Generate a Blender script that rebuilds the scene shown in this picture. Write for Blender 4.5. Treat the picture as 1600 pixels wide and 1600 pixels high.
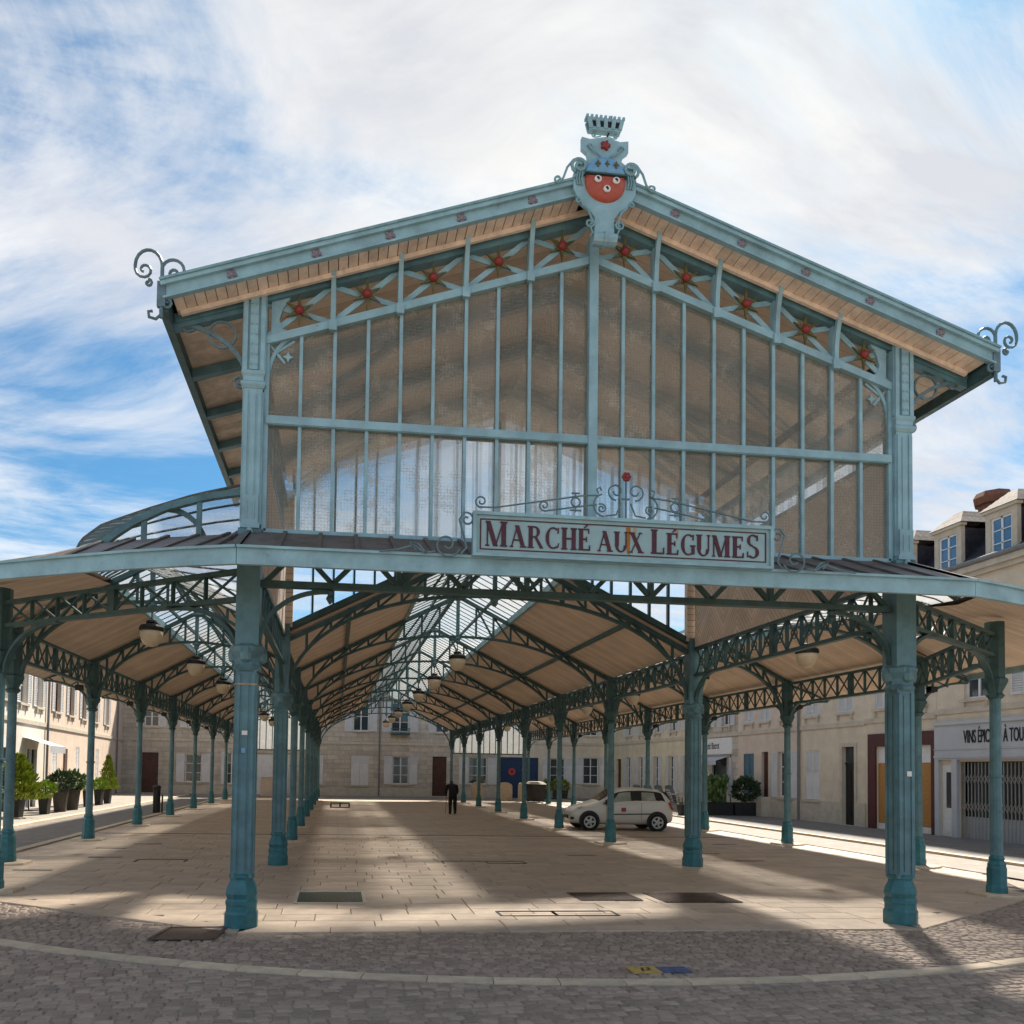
import bpy, math, random
from mathutils import Vector, Matrix
random.seed(7)
R=math.radians; PI=math.pi
S=bpy.context.scene
for o in list(bpy.data.objects): bpy.data.objects.remove(o)
COL=S.collection
# ---------------------------------------------------------------- camera
CU,CV,EYE=-3.3145,-10.2061,2.0
YAW,PITCH,ROLL=R(6.2479),R(2.0513),R(0.9507)
FPX,CX,CY=1240.0,660.83,1157.91
cd=bpy.data.cameras.new('camera'); cam=bpy.data.objects.new('camera',cd); COL.objects.link(cam)
fw=Vector((math.sin(YAW),math.cos(YAW),0)); rt=Vector((math.cos(YAW),-math.sin(YAW),0)); up=Vector((0,0,1))
F=fw*math.cos(PITCH)+up*math.sin(PITCH); U=up*math.cos(PITCH)-fw*math.sin(PITCH)
R2=rt*math.cos(ROLL)+U*math.sin(ROLL); U2=-rt*math.sin(ROLL)+U*math.cos(ROLL)
M=Matrix((R2,U2,-F)).transposed().to_4x4(); M.translation=Vector((CU,CV,EYE)); cam.matrix_world=M
cd.sensor_fit='HORIZONTAL'; cd.sensor_width=36; cd.lens=FPX/1600*36
cd.shift_x=(800-CX)/1600; cd.shift_y=(CY-800)/1600; cd.clip_end=2000; cd.clip_start=.1
S.camera=cam; S.render.resolution_x=S.render.resolution_y=1024
# ---------------------------------------------------------------- light
SUN_AZ,SUN_EL=R(27),R(50)          # azimuth clockwise from +y
sd=Vector((math.sin(SUN_AZ)*math.cos(SUN_EL),math.cos(SUN_AZ)*math.cos(SUN_EL),math.sin(SUN_EL)))
L=bpy.data.lights.new('sun','SUN'); L.energy=3.6; L.angle=R(4); L.color=(1,.93,.82)
lo=bpy.data.objects.new('sun',L); COL.objects.link(lo); lo.rotation_euler=(-sd).to_track_quat('-Z','Y').to_euler(); lo.location=(10,20,40)
W=bpy.data.worlds.new('World'); S.world=W; W.use_nodes=True
def build_world():
    nt=W.node_tree; nt.nodes.clear(); N=nt.nodes.new; K=nt.links.new
    def math_(op,a,b=None,c=None,clamp=False):
        n=N('ShaderNodeMath'); n.operation=op; n.use_clamp=clamp
        for i,x in enumerate((a,b,c)):
            if x is None: continue
            if isinstance(x,(int,float)): n.inputs[i].default_value=x
            else: K(x,n.inputs[i])
        return n.outputs[0]
    sky=N('ShaderNodeTexSky'); sky.sky_type='NISHITA'; sky.sun_disc=False; sky.sun_elevation=SUN_EL; sky.sun_rotation=SUN_AZ
    sky.air_density=1.0; sky.dust_density=.6; sky.ozone_density=2.5
    tc=N('ShaderNodeTexCoord'); sp=N('ShaderNodeSeparateXYZ'); K(tc.outputs['Generated'],sp.inputs[0])
    den=math_('ADD',math_('MAXIMUM',sp.outputs[2],0.0),.22)
    px=math_('DIVIDE',sp.outputs[0],den); py=math_('DIVIDE',sp.outputs[1],den)
    cb=N('ShaderNodeCombineXYZ'); K(px,cb.inputs[0]); K(py,cb.inputs[1])
    mp=N('ShaderNodeMapping'); K(cb.outputs[0],mp.inputs[0]); mp.inputs['Rotation'].default_value=(0,0,R(-25)); mp.inputs['Scale'].default_value=(.75,1.5,1); mp.inputs['Location'].default_value=(-.444,-1.926,0)
    def noise(sc,det,rough,dist):
        n=N('ShaderNodeTexNoise'); n.inputs['Scale'].default_value=sc; n.inputs['Detail'].default_value=det; n.inputs['Roughness'].default_value=rough; n.inputs['Distortion'].default_value=dist; K(mp.outputs[0],n.inputs['Vector']); return n.outputs[0]
    a=noise(.85,10,.64,.8); b=noise(2.4,8,.6,.7)
    m=math_('ADD',math_('MULTIPLY',a,.66),math_('MULTIPLY',b,.34))
    dt=N('ShaderNodeVectorMath'); dt.operation='DOT_PRODUCT'; K(tc.outputs['Generated'],dt.inputs[0]); dt.inputs[1].default_value=sd
    near=math_('POWER',math_('ADD',math_('MULTIPLY',dt.outputs['Value'],.5),.5),2.0)
    mask=N('ShaderNodeMapRange'); mask.interpolation_type='SMOOTHSTEP'; K(math_('ADD',m,math_('MULTIPLY',near,.03)),mask.inputs[0]); mask.inputs[1].default_value=.425; mask.inputs[2].default_value=.615
    cl=N('ShaderNodeMix'); cl.data_type='RGBA'; K(near,cl.inputs[0]); cl.inputs[6].default_value=(5.6,5.55,5.5,1); cl.inputs[7].default_value=(3.75,3.6,3.4,1)
    # thicker cloud is a little greyer
    sh=N('ShaderNodeMix'); sh.data_type='RGBA'; sh.blend_type='MULTIPLY'; cm=N('ShaderNodeMapRange'); K(b,cm.inputs[0]); cm.inputs[1].default_value=.41; cm.inputs[2].default_value=.60; K(cm.outputs[0],sh.inputs[0]); K(cl.outputs[2],sh.inputs[6]); sh.inputs[7].default_value=(.72,.75,.82,1)
    tint=N('ShaderNodeMix'); tint.data_type='RGBA'; tint.blend_type='MULTIPLY'; tint.inputs[0].default_value=1; K(sky.outputs[0],tint.inputs[6]); tint.inputs[7].default_value=(.20,.38,.44,1)
    mx=N('ShaderNodeMix'); mx.data_type='RGBA'; K(math_('MULTIPLY',mask.outputs[0],.93),mx.inputs[0]); K(tint.outputs[2],mx.inputs[6]); K(sh.outputs[2],mx.inputs[7])
    bg=N('ShaderNodeBackground'); bg.inputs[1].default_value=.10; K(mx.outputs[2],bg.inputs[0])
    out=N('ShaderNodeOutputWorld'); K(bg.outputs[0],out.inputs[0])
build_world()
S.view_settings.view_transform='Standard'; S.view_settings.look='None'; S.view_settings.gamma=1; S.view_settings.exposure=1.5
S.cycles.max_bounces=10; S.cycles.diffuse_bounces=5; S.cycles.transparent_max_bounces=24; S.cycles.caustics_reflective=False; S.cycles.caustics_refractive=False
# ---------------------------------------------------------------- materials
MATS={}
def mat(name,col,rough=.6,var=.12,scale=6,metal=0,bump=0,bscale=30,col2=None,spec=.4,stain=0,stain_col=(.2,.1,.04),rnd=0,chips=0,tone=0):
    m=bpy.data.materials.new(name); m.use_nodes=True; nt=m.node_tree; N=nt.nodes.new; K=nt.links.new
    b=nt.nodes['Principled BSDF']; b.inputs['Roughness'].default_value=rough; b.inputs['Metallic'].default_value=metal
    b.inputs['Specular IOR Level'].default_value=spec
    tc=N('ShaderNodeTexCoord')
    n=N('ShaderNodeTexNoise'); n.inputs['Scale'].default_value=scale; n.inputs['Detail'].default_value=6; n.inputs['Roughness'].default_value=.65
    K(tc.outputs['Object'],n.inputs['Vector'])
    mr=N('ShaderNodeMapRange'); mr.inputs[1].default_value=.3; mr.inputs[2].default_value=.7; K(n.outputs[0],mr.inputs[0])
    mx=N('ShaderNodeMix'); mx.data_type='RGBA'; K(mr.outputs[0],mx.inputs[0])
    c2=col2 or tuple(max(0,c*(1-2*var)) for c in col); c1=col if col2 else tuple(min(1,c*(1+var)) for c in col)
    mx.inputs[6].default_value=(*c1,1); mx.inputs[7].default_value=(*c2,1)
    last=mx.outputs[2]
    if rnd:
        oi=N('ShaderNodeObjectInfo'); r2=N('ShaderNodeMapRange'); r2.inputs[3].default_value=1-rnd; r2.inputs[4].default_value=1+rnd; K(oi.outputs['Random'],r2.inputs[0])
        mm=N('ShaderNodeMix'); mm.data_type='RGBA'; mm.blend_type='MULTIPLY'; mm.inputs[0].default_value=1; K(last,mm.inputs[6]); K(r2.outputs[0],mm.inputs[7]); last=mm.outputs[2]
    if stain:
        n2=N('ShaderNodeTexNoise'); n2.inputs['Scale'].default_value=2.2; n2.inputs['Detail'].default_value=8; n2.inputs['Roughness'].default_value=.7
        mp=N('ShaderNodeMapping'); mp.inputs['Scale'].default_value=(2.5,2.5,.5); K(tc.outputs['Object'],mp.inputs[0]); K(mp.outputs[0],n2.inputs['Vector'])
        s2=N('ShaderNodeMapRange'); s2.inputs[1].default_value=.60; s2.inputs[2].default_value=.74; s2.inputs[4].default_value=stain; K(n2.outputs[0],s2.inputs[0])
        m3=N('ShaderNodeMix'); m3.data_type='RGBA'; K(s2.outputs[0],m3.inputs[0]); K(last,m3.inputs[6]); m3.inputs[7].default_value=(*stain_col,1); last=m3.outputs[2]
    if tone:
        at=N('ShaderNodeAttribute'); at.attribute_name='tone'; r2=N('ShaderNodeMapRange'); r2.inputs[3].default_value=1-tone; r2.inputs[4].default_value=1+tone; K(at.outputs['Fac'],r2.inputs[0])
        mm=N('ShaderNodeMix'); mm.data_type='RGBA'; mm.blend_type='MULTIPLY'; mm.inputs[0].default_value=1; K(last,mm.inputs[6]); K(r2.outputs[0],mm.inputs[7]); last=mm.outputs[2]
    if chips:
        n4=N('ShaderNodeTexNoise'); n4.inputs['Scale'].default_value=7; n4.inputs['Detail'].default_value=10; n4.inputs['Roughness'].default_value=.8; K(tc.outputs['Object'],n4.inputs['Vector'])
        s4=N('ShaderNodeMapRange'); s4.inputs[1].default_value=.615; s4.inputs[2].default_value=.67; s4.inputs[4].default_value=chips; K(n4.outputs[0],s4.inputs[0])
        m4=N('ShaderNodeMix'); m4.data_type='RGBA'; K(s4.outputs[0],m4.inputs[0]); K(last,m4.inputs[6]); m4.inputs[7].default_value=(.13,.075,.045,1); last=m4.outputs[2]
    K(last,b.inputs['Base Color'])
    if bump:
        n3=N('ShaderNodeTexNoise'); n3.inputs['Scale'].default_value=bscale; n3.inputs['Detail'].default_value=5; K(tc.outputs['Object'],n3.inputs['Vector'])
        bp=N('ShaderNodeBump'); bp.inputs['Strength'].default_value=bump; bp.inputs['Distance'].default_value=.02; K(n3.outputs[0],bp.inputs['Height']); K(bp.outputs[0],b.inputs['Normal'])
    MATS[name]=m; return m
def stripes(m,axis,period,dark=.55,duty=.1,chev=False,jit=0):
    """plank grooves: darken narrow lines every `period` along a direction of object space"""
    nt=m.node_tree; N=nt.nodes.new; K=nt.links.new; b=nt.nodes['Principled BSDF']
    tc=N('ShaderNodeTexCoord'); sp=N('ShaderNodeSeparateXYZ'); K(tc.outputs['Object'],sp.inputs[0])
    def M_(op,a,b_=None):
        n=N('ShaderNodeMath'); n.operation=op
        for i,x in enumerate((a,b_)):
            if x is None: continue
            if isinstance(x,(int,float)): n.inputs[i].default_value=x
            else: K(x,n.inputs[i])
        return n.outputs[0]
    if chev:
        zig=M_('PINGPONG',sp.outputs[1],.55); x=M_('ADD',M_('MULTIPLY',zig,1.25),sp.outputs[2])
    else: x=sp.outputs['XYZ'.index(axis)]
    fr=M_('FRACT',M_('DIVIDE',x,period)); g=M_('LESS_THAN',fr,duty)
    idx=M_('FLOOR',M_('DIVIDE',x,period)); wn=N('ShaderNodeTexWhiteNoise'); wn.noise_dimensions='1D'; K(idx,wn.inputs['W'])
    tone=M_('ADD',M_('MULTIPLY',wn.outputs[0],.2),.88)
    fac=M_('MULTIPLY',tone,M_('SUBTRACT',1,M_('MULTIPLY',g,1-dark)))
    src=b.inputs['Base Color'].links[0].from_socket
    mm=N('ShaderNodeMix'); mm.data_type='RGBA'; mm.blend_type='MULTIPLY'; mm.inputs[0].default_value=1; K(src,mm.inputs[6]); K(fac,mm.inputs[7]); K(mm.outputs[2],b.inputs['Base Color'])
    bp=N('ShaderNodeBump'); bp.inputs['Strength'].default_value=.5; bp.inputs['Distance'].default_value=.01; K(M_('SUBTRACT',1,g),bp.inputs['Height']); K(bp.outputs[0],b.inputs['Normal'])
def bricks(m,w,h,mortar=.012,dark=.72,axes='XZ',tone=.25):
    nt=m.node_tree; N=nt.nodes.new; K=nt.links.new; b=nt.nodes['Principled BSDF']
    tc=N('ShaderNodeTexCoord'); sp=N('ShaderNodeSeparateXYZ'); K(tc.outputs['Object'],sp.inputs[0]); cb=N('ShaderNodeCombineXYZ')
    K(sp.outputs['XYZ'.index(axes[0])],cb.inputs[0]); K(sp.outputs['XYZ'.index(axes[1])],cb.inputs[1])
    br=N('ShaderNodeTexBrick'); K(cb.outputs[0],br.inputs['Vector']); br.inputs['Scale'].default_value=1; br.inputs['Brick Width'].default_value=w; br.inputs['Row Height'].default_value=h; br.inputs['Mortar Size'].default_value=mortar
    br.inputs['Color1'].default_value=(1,1,1,1); br.inputs['Color2'].default_value=(1-tone,1-tone,1-tone,1); br.inputs['Mortar'].default_value=(dark,dark,dark,1); br.inputs['Bias'].default_value=0
    src=b.inputs['Base Color'].links[0].from_socket
    mm=N('ShaderNodeMix'); mm.data_type='RGBA'; mm.blend_type='MULTIPLY'; mm.inputs[0].default_value=1; K(src,mm.inputs[6]); K(br.outputs[0],mm.inputs[7]); K(mm.outputs[2],b.inputs['Base Color'])
    bp=N('ShaderNodeBump'); bp.inputs['Strength'].default_value=.4; bp.inputs['Distance'].default_value=.01; bp.invert=True; K(br.outputs['Fac'],bp.inputs['Height']); K(bp.outputs[0],b.inputs['Normal'])
def glassmat(name,tint,trans,refr,rough,dirt,dirtcol,ribs=None,refl=1,spread=.16):
    m=bpy.data.materials.new(name); m.use_nodes=True; nt=m.node_tree; nt.nodes.clear(); N=nt.nodes.new; K=nt.links.new
    tr=N('ShaderNodeBsdfTransparent'); tr.inputs[0].default_value=(*tint,1)
    rf=N('ShaderNodeBsdfRefraction'); rf.inputs['Color'].default_value=(*tint,1); rf.inputs['Roughness'].default_value=rough; rf.inputs['IOR'].default_value=1.06
    df=N('ShaderNodeBsdfTranslucent'); df.inputs[0].default_value=(*dirtcol,1)
    d2=N('ShaderNodeBsdfDiffuse'); d2.inputs[0].default_value=(*dirtcol,1)
    gl=N('ShaderNodeBsdfGlossy'); gl.inputs['Roughness'].default_value=.12
    a=N('ShaderNodeMixShader'); a.inputs[0].default_value=refr/(trans+refr); K(tr.outputs[0],a.inputs[1]); K(rf.outputs[0],a.inputs[2])
    dd=N('ShaderNodeMixShader'); dd.inputs[0].default_value=.5; K(df.outputs[0],dd.inputs[1]); K(d2.outputs[0],dd.inputs[2])
    tc=N('ShaderNodeTexCoord'); n=N('ShaderNodeTexNoise'); n.noise_dimensions='4D'; oi=N('ShaderNodeObjectInfo'); wm=N('ShaderNodeMath'); wm.operation='MULTIPLY'; wm.inputs[1].default_value=20; K(oi.outputs['Random'],wm.inputs[0]); K(wm.outputs[0],n.inputs['W']); n.inputs['Scale'].default_value=2.5; n.inputs['Detail'].default_value=9; n.inputs['Roughness'].default_value=.75; K(tc.outputs['Object'],n.inputs['Vector'])
    mr=N('ShaderNodeMapRange'); mr.inputs[1].default_value=.5; mr.inputs[2].default_value=.72; mr.inputs[3].default_value=dirt; mr.inputs[4].default_value=min(.8,dirt+spread); K(n.outputs[0],mr.inputs[0])
    pv=N('ShaderNodeMapRange'); pv.inputs[3].default_value=.55; pv.inputs[4].default_value=1.6; K(oi.outputs['Random'],pv.inputs[0]); pm=N('ShaderNodeMath'); pm.operation='MULTIPLY'; K(mr.outputs[0],pm.inputs[0]); K(pv.outputs[0],pm.inputs[1])
    fac=pm.outputs[0]
    bp=None
    if ribs:
        sp=N('ShaderNodeSeparateXYZ'); K(tc.outputs['Object'],sp.inputs[0])
        def M_(op,a,b_=None):
            q=N('ShaderNodeMath'); q.operation=op
            for i,x in enumerate((a,b_)):
                if x is None: continue
                if isinstance(x,(int,float)): q.inputs[i].default_value=x
                else: K(x,q.inputs[i])
            return q.outputs[0]
        gx=M_('LESS_THAN',M_('FRACT',M_('DIVIDE',sp.outputs[0],ribs)),.28); gz=M_('LESS_THAN',M_('FRACT',M_('DIVIDE',sp.outputs[2],ribs)),.28)
        g=M_('MAXIMUM',gx,gz); fac=M_('ADD',fac,M_('MULTIPLY',g,.10))
    b=N('ShaderNodeMixShader'); K(fac,b.inputs[0]); K(a.outputs[0],b.inputs[1]); K(dd.outputs[0],b.inputs[2])
    fr=N('ShaderNodeFresnel'); fr.inputs[0].default_value=1.35
    c=N('ShaderNodeMixShader'); fm=N('ShaderNodeMath'); fm.operation='MULTIPLY'; fm.inputs[1].default_value=refl; K(fr.outputs[0],fm.inputs[0]); K(fm.outputs[0],c.inputs[0]); K(b.outputs[0],c.inputs[1]); K(gl.outputs[0],c.inputs[2])
    o=N('ShaderNodeOutputMaterial'); K(c.outputs[0],o.inputs[0]); MATS[name]=m; return m
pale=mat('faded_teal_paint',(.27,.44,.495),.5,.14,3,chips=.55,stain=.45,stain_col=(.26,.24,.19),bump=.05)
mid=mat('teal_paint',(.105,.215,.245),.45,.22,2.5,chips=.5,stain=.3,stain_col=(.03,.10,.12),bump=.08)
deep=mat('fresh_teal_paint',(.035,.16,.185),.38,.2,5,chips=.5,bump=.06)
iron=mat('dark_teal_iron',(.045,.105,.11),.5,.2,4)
scroll_m=mat('grey_teal_iron',(.12,.2,.23),.5,.2,8)
wood=mat('ceiling_boards',(.80,.65,.52),.75,.07,1.5)
stripes(wood,'Y',.16,.72,.07)
soff=mat('soffit_board',(.78,.63,.50),.75,.14,5,rnd=.12,stain=.4,stain_col=(.2,.12,.07))
chev=mat('chevron_boards',(.76,.63,.52),.75,.08,2); stripes(chev,'Z',.13,.45,.12,chev=True)
zinc=mat('weathered_zinc',(.15,.125,.11),.55,.22,4,stain=.5,stain_col=(.27,.24,.21),metal=.2)
glass=glassmat('wired_glass',(.96,.95,.92),.6,.4,.10,.13,(.84,.76,.62),.042,.8,.3)
skyglass=glassmat('skylight_glass',(.95,.96,.97),.97,.03,.1,.46,(.86,.87,.86),None,.18)
backglass=glassmat('back_wall_glass',(.97,.98,.99),.97,.03,.1,.10,(.8,.82,.84),None,.15)
rosem=mat('faded_rose_paint',(.22,.19,.22),.55,.2,20)
pale2=mat('grey_green_paint',(.20,.36,.40),.5,.15,8)
red=mat('red_enamel',(.25,.03,.03),.4,.15,20); brass=mat('dark_gold_paint',(.13,.11,.03),.5,.3,15); blue=mat('blue_enamel',(.16,.36,.56),.4,.12,12); white=mat('white_paint',(.75,.73,.7),.5,.06,8)
plum=mat('plum_letter_paint',(.075,.015,.028),.55,.2,12); signm=mat('sign_panel_paint',(.28,.42,.44),.5,.08,4,stain=.1,stain_col=(.3,.2,.1))
rust=mat('rust_stain',(.36,.15,.03),.8,.25,10); rust2=mat('pale_rust_stain',(.42,.32,.19),.8,.2,10)
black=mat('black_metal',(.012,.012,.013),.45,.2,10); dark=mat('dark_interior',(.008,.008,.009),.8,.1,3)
lampglass=mat('opal_lamp_glass',(.62,.53,.38),.35,.06,6)
flagt=mat('beige_paving_stones',(.50,.385,.285),.55,.10,3,tone=.13,bump=.12,bscale=40,stain=.3,stain_col=(.24,.19,.145))
flag=mat('beige_paving_stone',(.50,.385,.285),.55,.10,3,rnd=.12,bump=.12,bscale=40,stain=.3,stain_col=(.20,.16,.125))
flag2=mat('beige_paving',(.50,.385,.285),.6,.10,1.2,stain=.3,stain_col=(.22,.18,.14)); bricks(flag2,.8,.42,.012,.6,'XY',.14)
joint=mat('dark_joint',(.10,.08,.065),.9,.2,10)
sett=mat('granite_sett',(.34,.255,.195),.55,.15,9,rnd=.3,bump=.25,bscale=60)
settb=mat('granite_setts',(.34,.255,.195),.55,.25,7,bump=.25,bscale=60,col2=(.26,.195,.15),tone=.26)
settj=mat('sett_mortar',(.36,.30,.25),.9,.25,12)
band_m=mat('limestone_kerb',(.62,.50,.36),.7,.12,5,rnd=.1,bump=.15)
asph=mat('street_pavers',(.24,.215,.195),.75,.15,2); bricks(asph,.24,.12,.01,.75,'XY',.2)
lightpav=mat('pale_street_pavers',(.30,.265,.225),.75,.12,2); bricks(lightpav,.3,.2,.012,.72,'XY',.15)
side_m=mat('sidewalk_paving',(.34,.30,.25),.8,.1,2); bricks(side_m,.5,.35,.01,.75,'XY',.12)
lime=mat('limestone_ashlar',(.60,.52,.42),.85,.14,1.2,stain=.45,stain_col=(.30,.25,.2)); bricks(lime,.85,.33,.016,.62,'XZ',.22)
palestone=mat('pale_limestone',(.72,.66,.56),.85,.07,1.5,stain=.3,stain_col=(.5,.44,.36)); cream=mat('cream_render',(.66,.56,.43),.85,.09,1.5,stain=.4,stain_col=(.36,.30,.23)); yellow=mat('yellow_render',(.68,.58,.40),.85,.09,1.5,stain=.3,stain_col=(.42,.35,.25))
pinkr=mat('pinkish_render',(.66,.53,.42),.85,.08,1.5,stain=.3,stain_col=(.42,.33,.26)); greyr=mat('grey_shop_paint',(.47,.48,.50),.5,.05,2)
trim=mat('stone_trim',(.55,.48,.38),.8,.1,3,stain=.3,stain_col=(.35,.3,.25)); shut=mat('white_shutter_paint',(.66,.64,.62),.5,.06,4); blues=mat('blue_shutter_paint',(.09,.17,.22),.5,.1,4)
brown=mat('brown_door_wood',(.085,.03,.02),.5,.2,4); maroon=mat('maroon_shopfront',(.085,.022,.022),.45,.12,3); osb=mat('chipboard',(.50,.25,.07),.8,.3,14,col2=(.36,.17,.045)); navy=mat('navy_door_paint',(.006,.035,.10),.4,.12,3)
winm=bpy.data.materials.new('window_glass'); winm.use_nodes=True; _b=winm.node_tree.nodes['Principled BSDF']; _b.inputs['Base Color'].default_value=(.03,.04,.05,1); _b.inputs['Roughness'].default_value=.06; _b.inputs['Specular IOR Level'].default_value=.9
slate=mat('slate',(.035,.035,.05),.55,.3,6); bricks(slate,.22,.12,.008,.5,'YZ',.4)
tile=mat('weathered_roof_tile',(.30,.25,.21),.8,.25,8,rnd=.2); pipe=mat('grey_pipe',(.18,.18,.18),.5,.1,6); terracotta=mat('terracotta',(.22,.09,.05),.8,.2,8)
potm=mat('charcoal_pot',(.025,.024,.024),.6,.2,6); pot2=mat('grey_brown_pot',(.07,.06,.05),.6,.2,6)
leafy=mat('yellow_green_leaf',(.27,.33,.03),.6,.3,9); leafd=mat('dark_green_leaf',(.06,.10,.04),.6,.3,9); leafb=mat('bright_green_leaf',(.24,.36,.02),.6,.3,9); leafg=mat('green_leaf',(.10,.17,.05),.6,.3,9)
bark=mat('bark',(.08,.05,.03),.9,.2,9); cloth=mat('black_cloth',(.008,.008,.009),.85,.2,9); skin=mat('skin',(.4,.22,.15),.6,.05,9); hair=mat('grey_hair',(.06,.06,.06),.7,.2,30); cane_m=mat('pale_wood',(.42,.27,.12),.6,.1,9)
carp=mat('pale_grey_car_paint',(.62,.60,.55),.22,.01,2,spec=.6); tyre=mat('rubber',(.012,.012,.012),.8,.1,9); rim=mat('silver_rim',(.42,.41,.39),.35,.08,9,metal=.5); redl=mat('tail_light_red',(.35,.02,.02),.25,.05,9); lampc=mat('headlight_clear',(.45,.45,.45),.12,.05,9)
brown_iron=mat('rusty_cover',(.13,.08,.055),.6,.25,20); gratem=mat('dark_grate',(.035,.03,.025),.55,.25,20); greeng=mat('green_glass_plate',(.10,.12,.09),.25,.2,6)
ypaint=mat('yellow_ground_paint',(.50,.34,.09),.8,.2,15); bpaint=mat('blue_ground_paint',(.09,.12,.22),.8,.3,12)
# ---------------------------------------------------------------- mesh helpers
class MB:
    def __init__(s): s.v=[]; s.f=[]
    def add(s,vs,fs):
        n=len(s.v); s.v+= [tuple(x) for x in vs]; s.f+=[tuple(i+n for i in f) for f in fs]; return s
    def box(s,x0,x1,y0,y1,z0,z1):
        return s.add([(x0,y0,z0),(x1,y0,z0),(x1,y1,z0),(x0,y1,z0),(x0,y0,z1),(x1,y0,z1),(x1,y1,z1),(x0,y1,z1)],[(0,3,2,1),(4,5,6,7),(0,1,5,4),(1,2,6,5),(2,3,7,6),(3,0,4,7)])
    def bar(s,p,q,w,h,upv=(0,0,1)):
        p=Vector(p); q=Vector(q); d=(q-p)
        if d.length<1e-6: return s
        d.normalize(); u=Vector(upv)
        if abs(d.dot(u))>.98: u=Vector((0,1,0)) if abs(d.y)<.9 else Vector((1,0,0))
        a=d.cross(u).normalized()*w/2; b=a.cross(d).normalized()*h/2
        vs=[p-a-b,p+a-b,p+a+b,p-a+b,q-a-b,q+a-b,q+a+b,q-a+b]
        return s.add(vs,[(0,3,2,1),(4,5,6,7),(0,1,5,4),(1,2,6,5),(2,3,7,6),(3,0,4,7)])
    def poly(s,pts,w,h,upv=(0,0,1)):
        for a,b in zip(pts,pts[1:]): s.bar(a,b,w,h,upv)
        return s
    def strip(s,pts,w,h,nrm):
        """swept rectangular section along a planar polyline; nrm = normal of that plane"""
        nrm=Vector(nrm).normalized(); P=[Vector(p) for p in pts]; vs=[]; fs=[]
        for i,p in enumerate(P):
            t=(P[min(i+1,len(P)-1)]-P[max(i-1,0)]).normalized(); b=t.cross(nrm).normalized()*h/2; a=nrm*w/2
            vs+=[p-a-b,p+a-b,p+a+b,p-a+b]
            if i:
                o=4*(i-1)
                for k in range(4): fs.append((o+k,o+(k+1)%4,o+4+(k+1)%4,o+4+k))
        n=len(vs); fs+=[(3,2,1,0),(n-4,n-3,n-2,n-1)]
        return s.add(vs,fs)
    def tube(s,pts,r,n=6):
        P=[Vector(p) for p in pts]; vs=[]; fs=[]; prev=None
        for i,p in enumerate(P):
            t=(P[min(i+1,len(P)-1)]-P[max(i-1,0)]).normalized()
            if prev is None:
                a=t.cross(Vector((0,0,1)));
                if a.length<.1: a=t.cross(Vector((0,1,0)))
            else: a=prev-t*prev.dot(t)
            a.normalize(); prev=a; b=t.cross(a); rr=r[i] if isinstance(r,(list,tuple)) else r
            vs+=[p+(a*math.cos(2*PI*k/n)+b*math.sin(2*PI*k/n))*rr for k in range(n)]
            if i:
                o=n*(i-1); fs+=[(o+k,o+(k+1)%n,o+n+(k+1)%n,o+n+k) for k in range(n)]
        m=len(vs); fs+=[tuple(range(n-1,-1,-1)),tuple(range(m-n,m))]
        return s.add(vs,fs)
    def lathe(s,prof,n=8,c=(0,0),ph=None,cap=True):
        ph=PI/n if ph is None else ph; vs=[]; fs=[]
        for i,(r,z) in enumerate(prof):
            vs+=[(c[0]+r*math.cos(2*PI*k/n+ph),c[1]+r*math.sin(2*PI*k/n+ph),z) for k in range(n)]
            if i:
                o=n*(i-1); fs+=[(o+k,o+(k+1)%n,o+n+(k+1)%n,o+n+k) for k in range(n)]
        if cap: m=len(vs); fs+=[tuple(range(n-1,-1,-1)),tuple(range(m-n,m))]
        return s.add(vs,fs)
    def prism(s,poly,f,d0,d1):
        """poly: 2D outline; f(a,b,d) -> xyz"""
        n=len(poly); vs=[f(a,b,d0) for a,b in poly]+[f(a,b,d1) for a,b in poly]
        return s.add(vs,[tuple(range(n)),tuple(range(2*n-1,n-1,-1))]+[(i,i+n,(i+1)%n+n,(i+1)%n) for i in range(n)])
    def quad(s,*p): return s.add(p,[tuple(range(len(p)))])
    def mesh(s,name,smooth=False):
        me=bpy.data.meshes.new(name); me.from_pydata(s.v,[],s.f); me.validate()
        if smooth:
            for p in me.polygons: p.use_smooth=True
        return me
    def build(s,name,m,parent=None,smooth=False,kind=None):
        return mk(name,s.mesh(name,smooth),m,parent,kind)
def mk(name,me,m,parent=None,kind=None):
    o=bpy.data.objects.new(name,me)
    if m is not None and not me.materials: me.materials.append(m)
    COL.objects.link(o)
    if parent: o.parent=parent
    if kind: o['kind']=kind
    return o
def tag(o,label,cat,group=None):
    o['label']=label; o['category']=cat
    if group: o['group']=group
    return o
def thing(name,label,cat,loc=(0,0,0),rz=0,group=None):
    o=bpy.data.objects.new(name,None); o.empty_display_size=.2; COL.objects.link(o); o.location=loc; o.rotation_euler=(0,0,rz); return tag(o,label,cat,group)
def kids(o): return [c for c in bpy.data.objects if c.parent==o]
def dup(o,loc=None,rz=None,parent=None,label=None):
    c=o.copy(); COL.objects.link(c); c.parent=parent
    if loc is not None: c.location=loc
    if rz is not None: c.rotation_euler=(0,0,rz)
    if label: c['label']=label
    for k in kids(o): dup(k,parent=c)
    return c
def arc(cx,cz,r,a0,a1,n=12,rz=None):
    rz=rz or r
    return [(cx+r*math.cos(R(a0+(a1-a0)*i/n)),cz+rz*math.sin(R(a0+(a1-a0)*i/n))) for i in range(n+1)]
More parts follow.
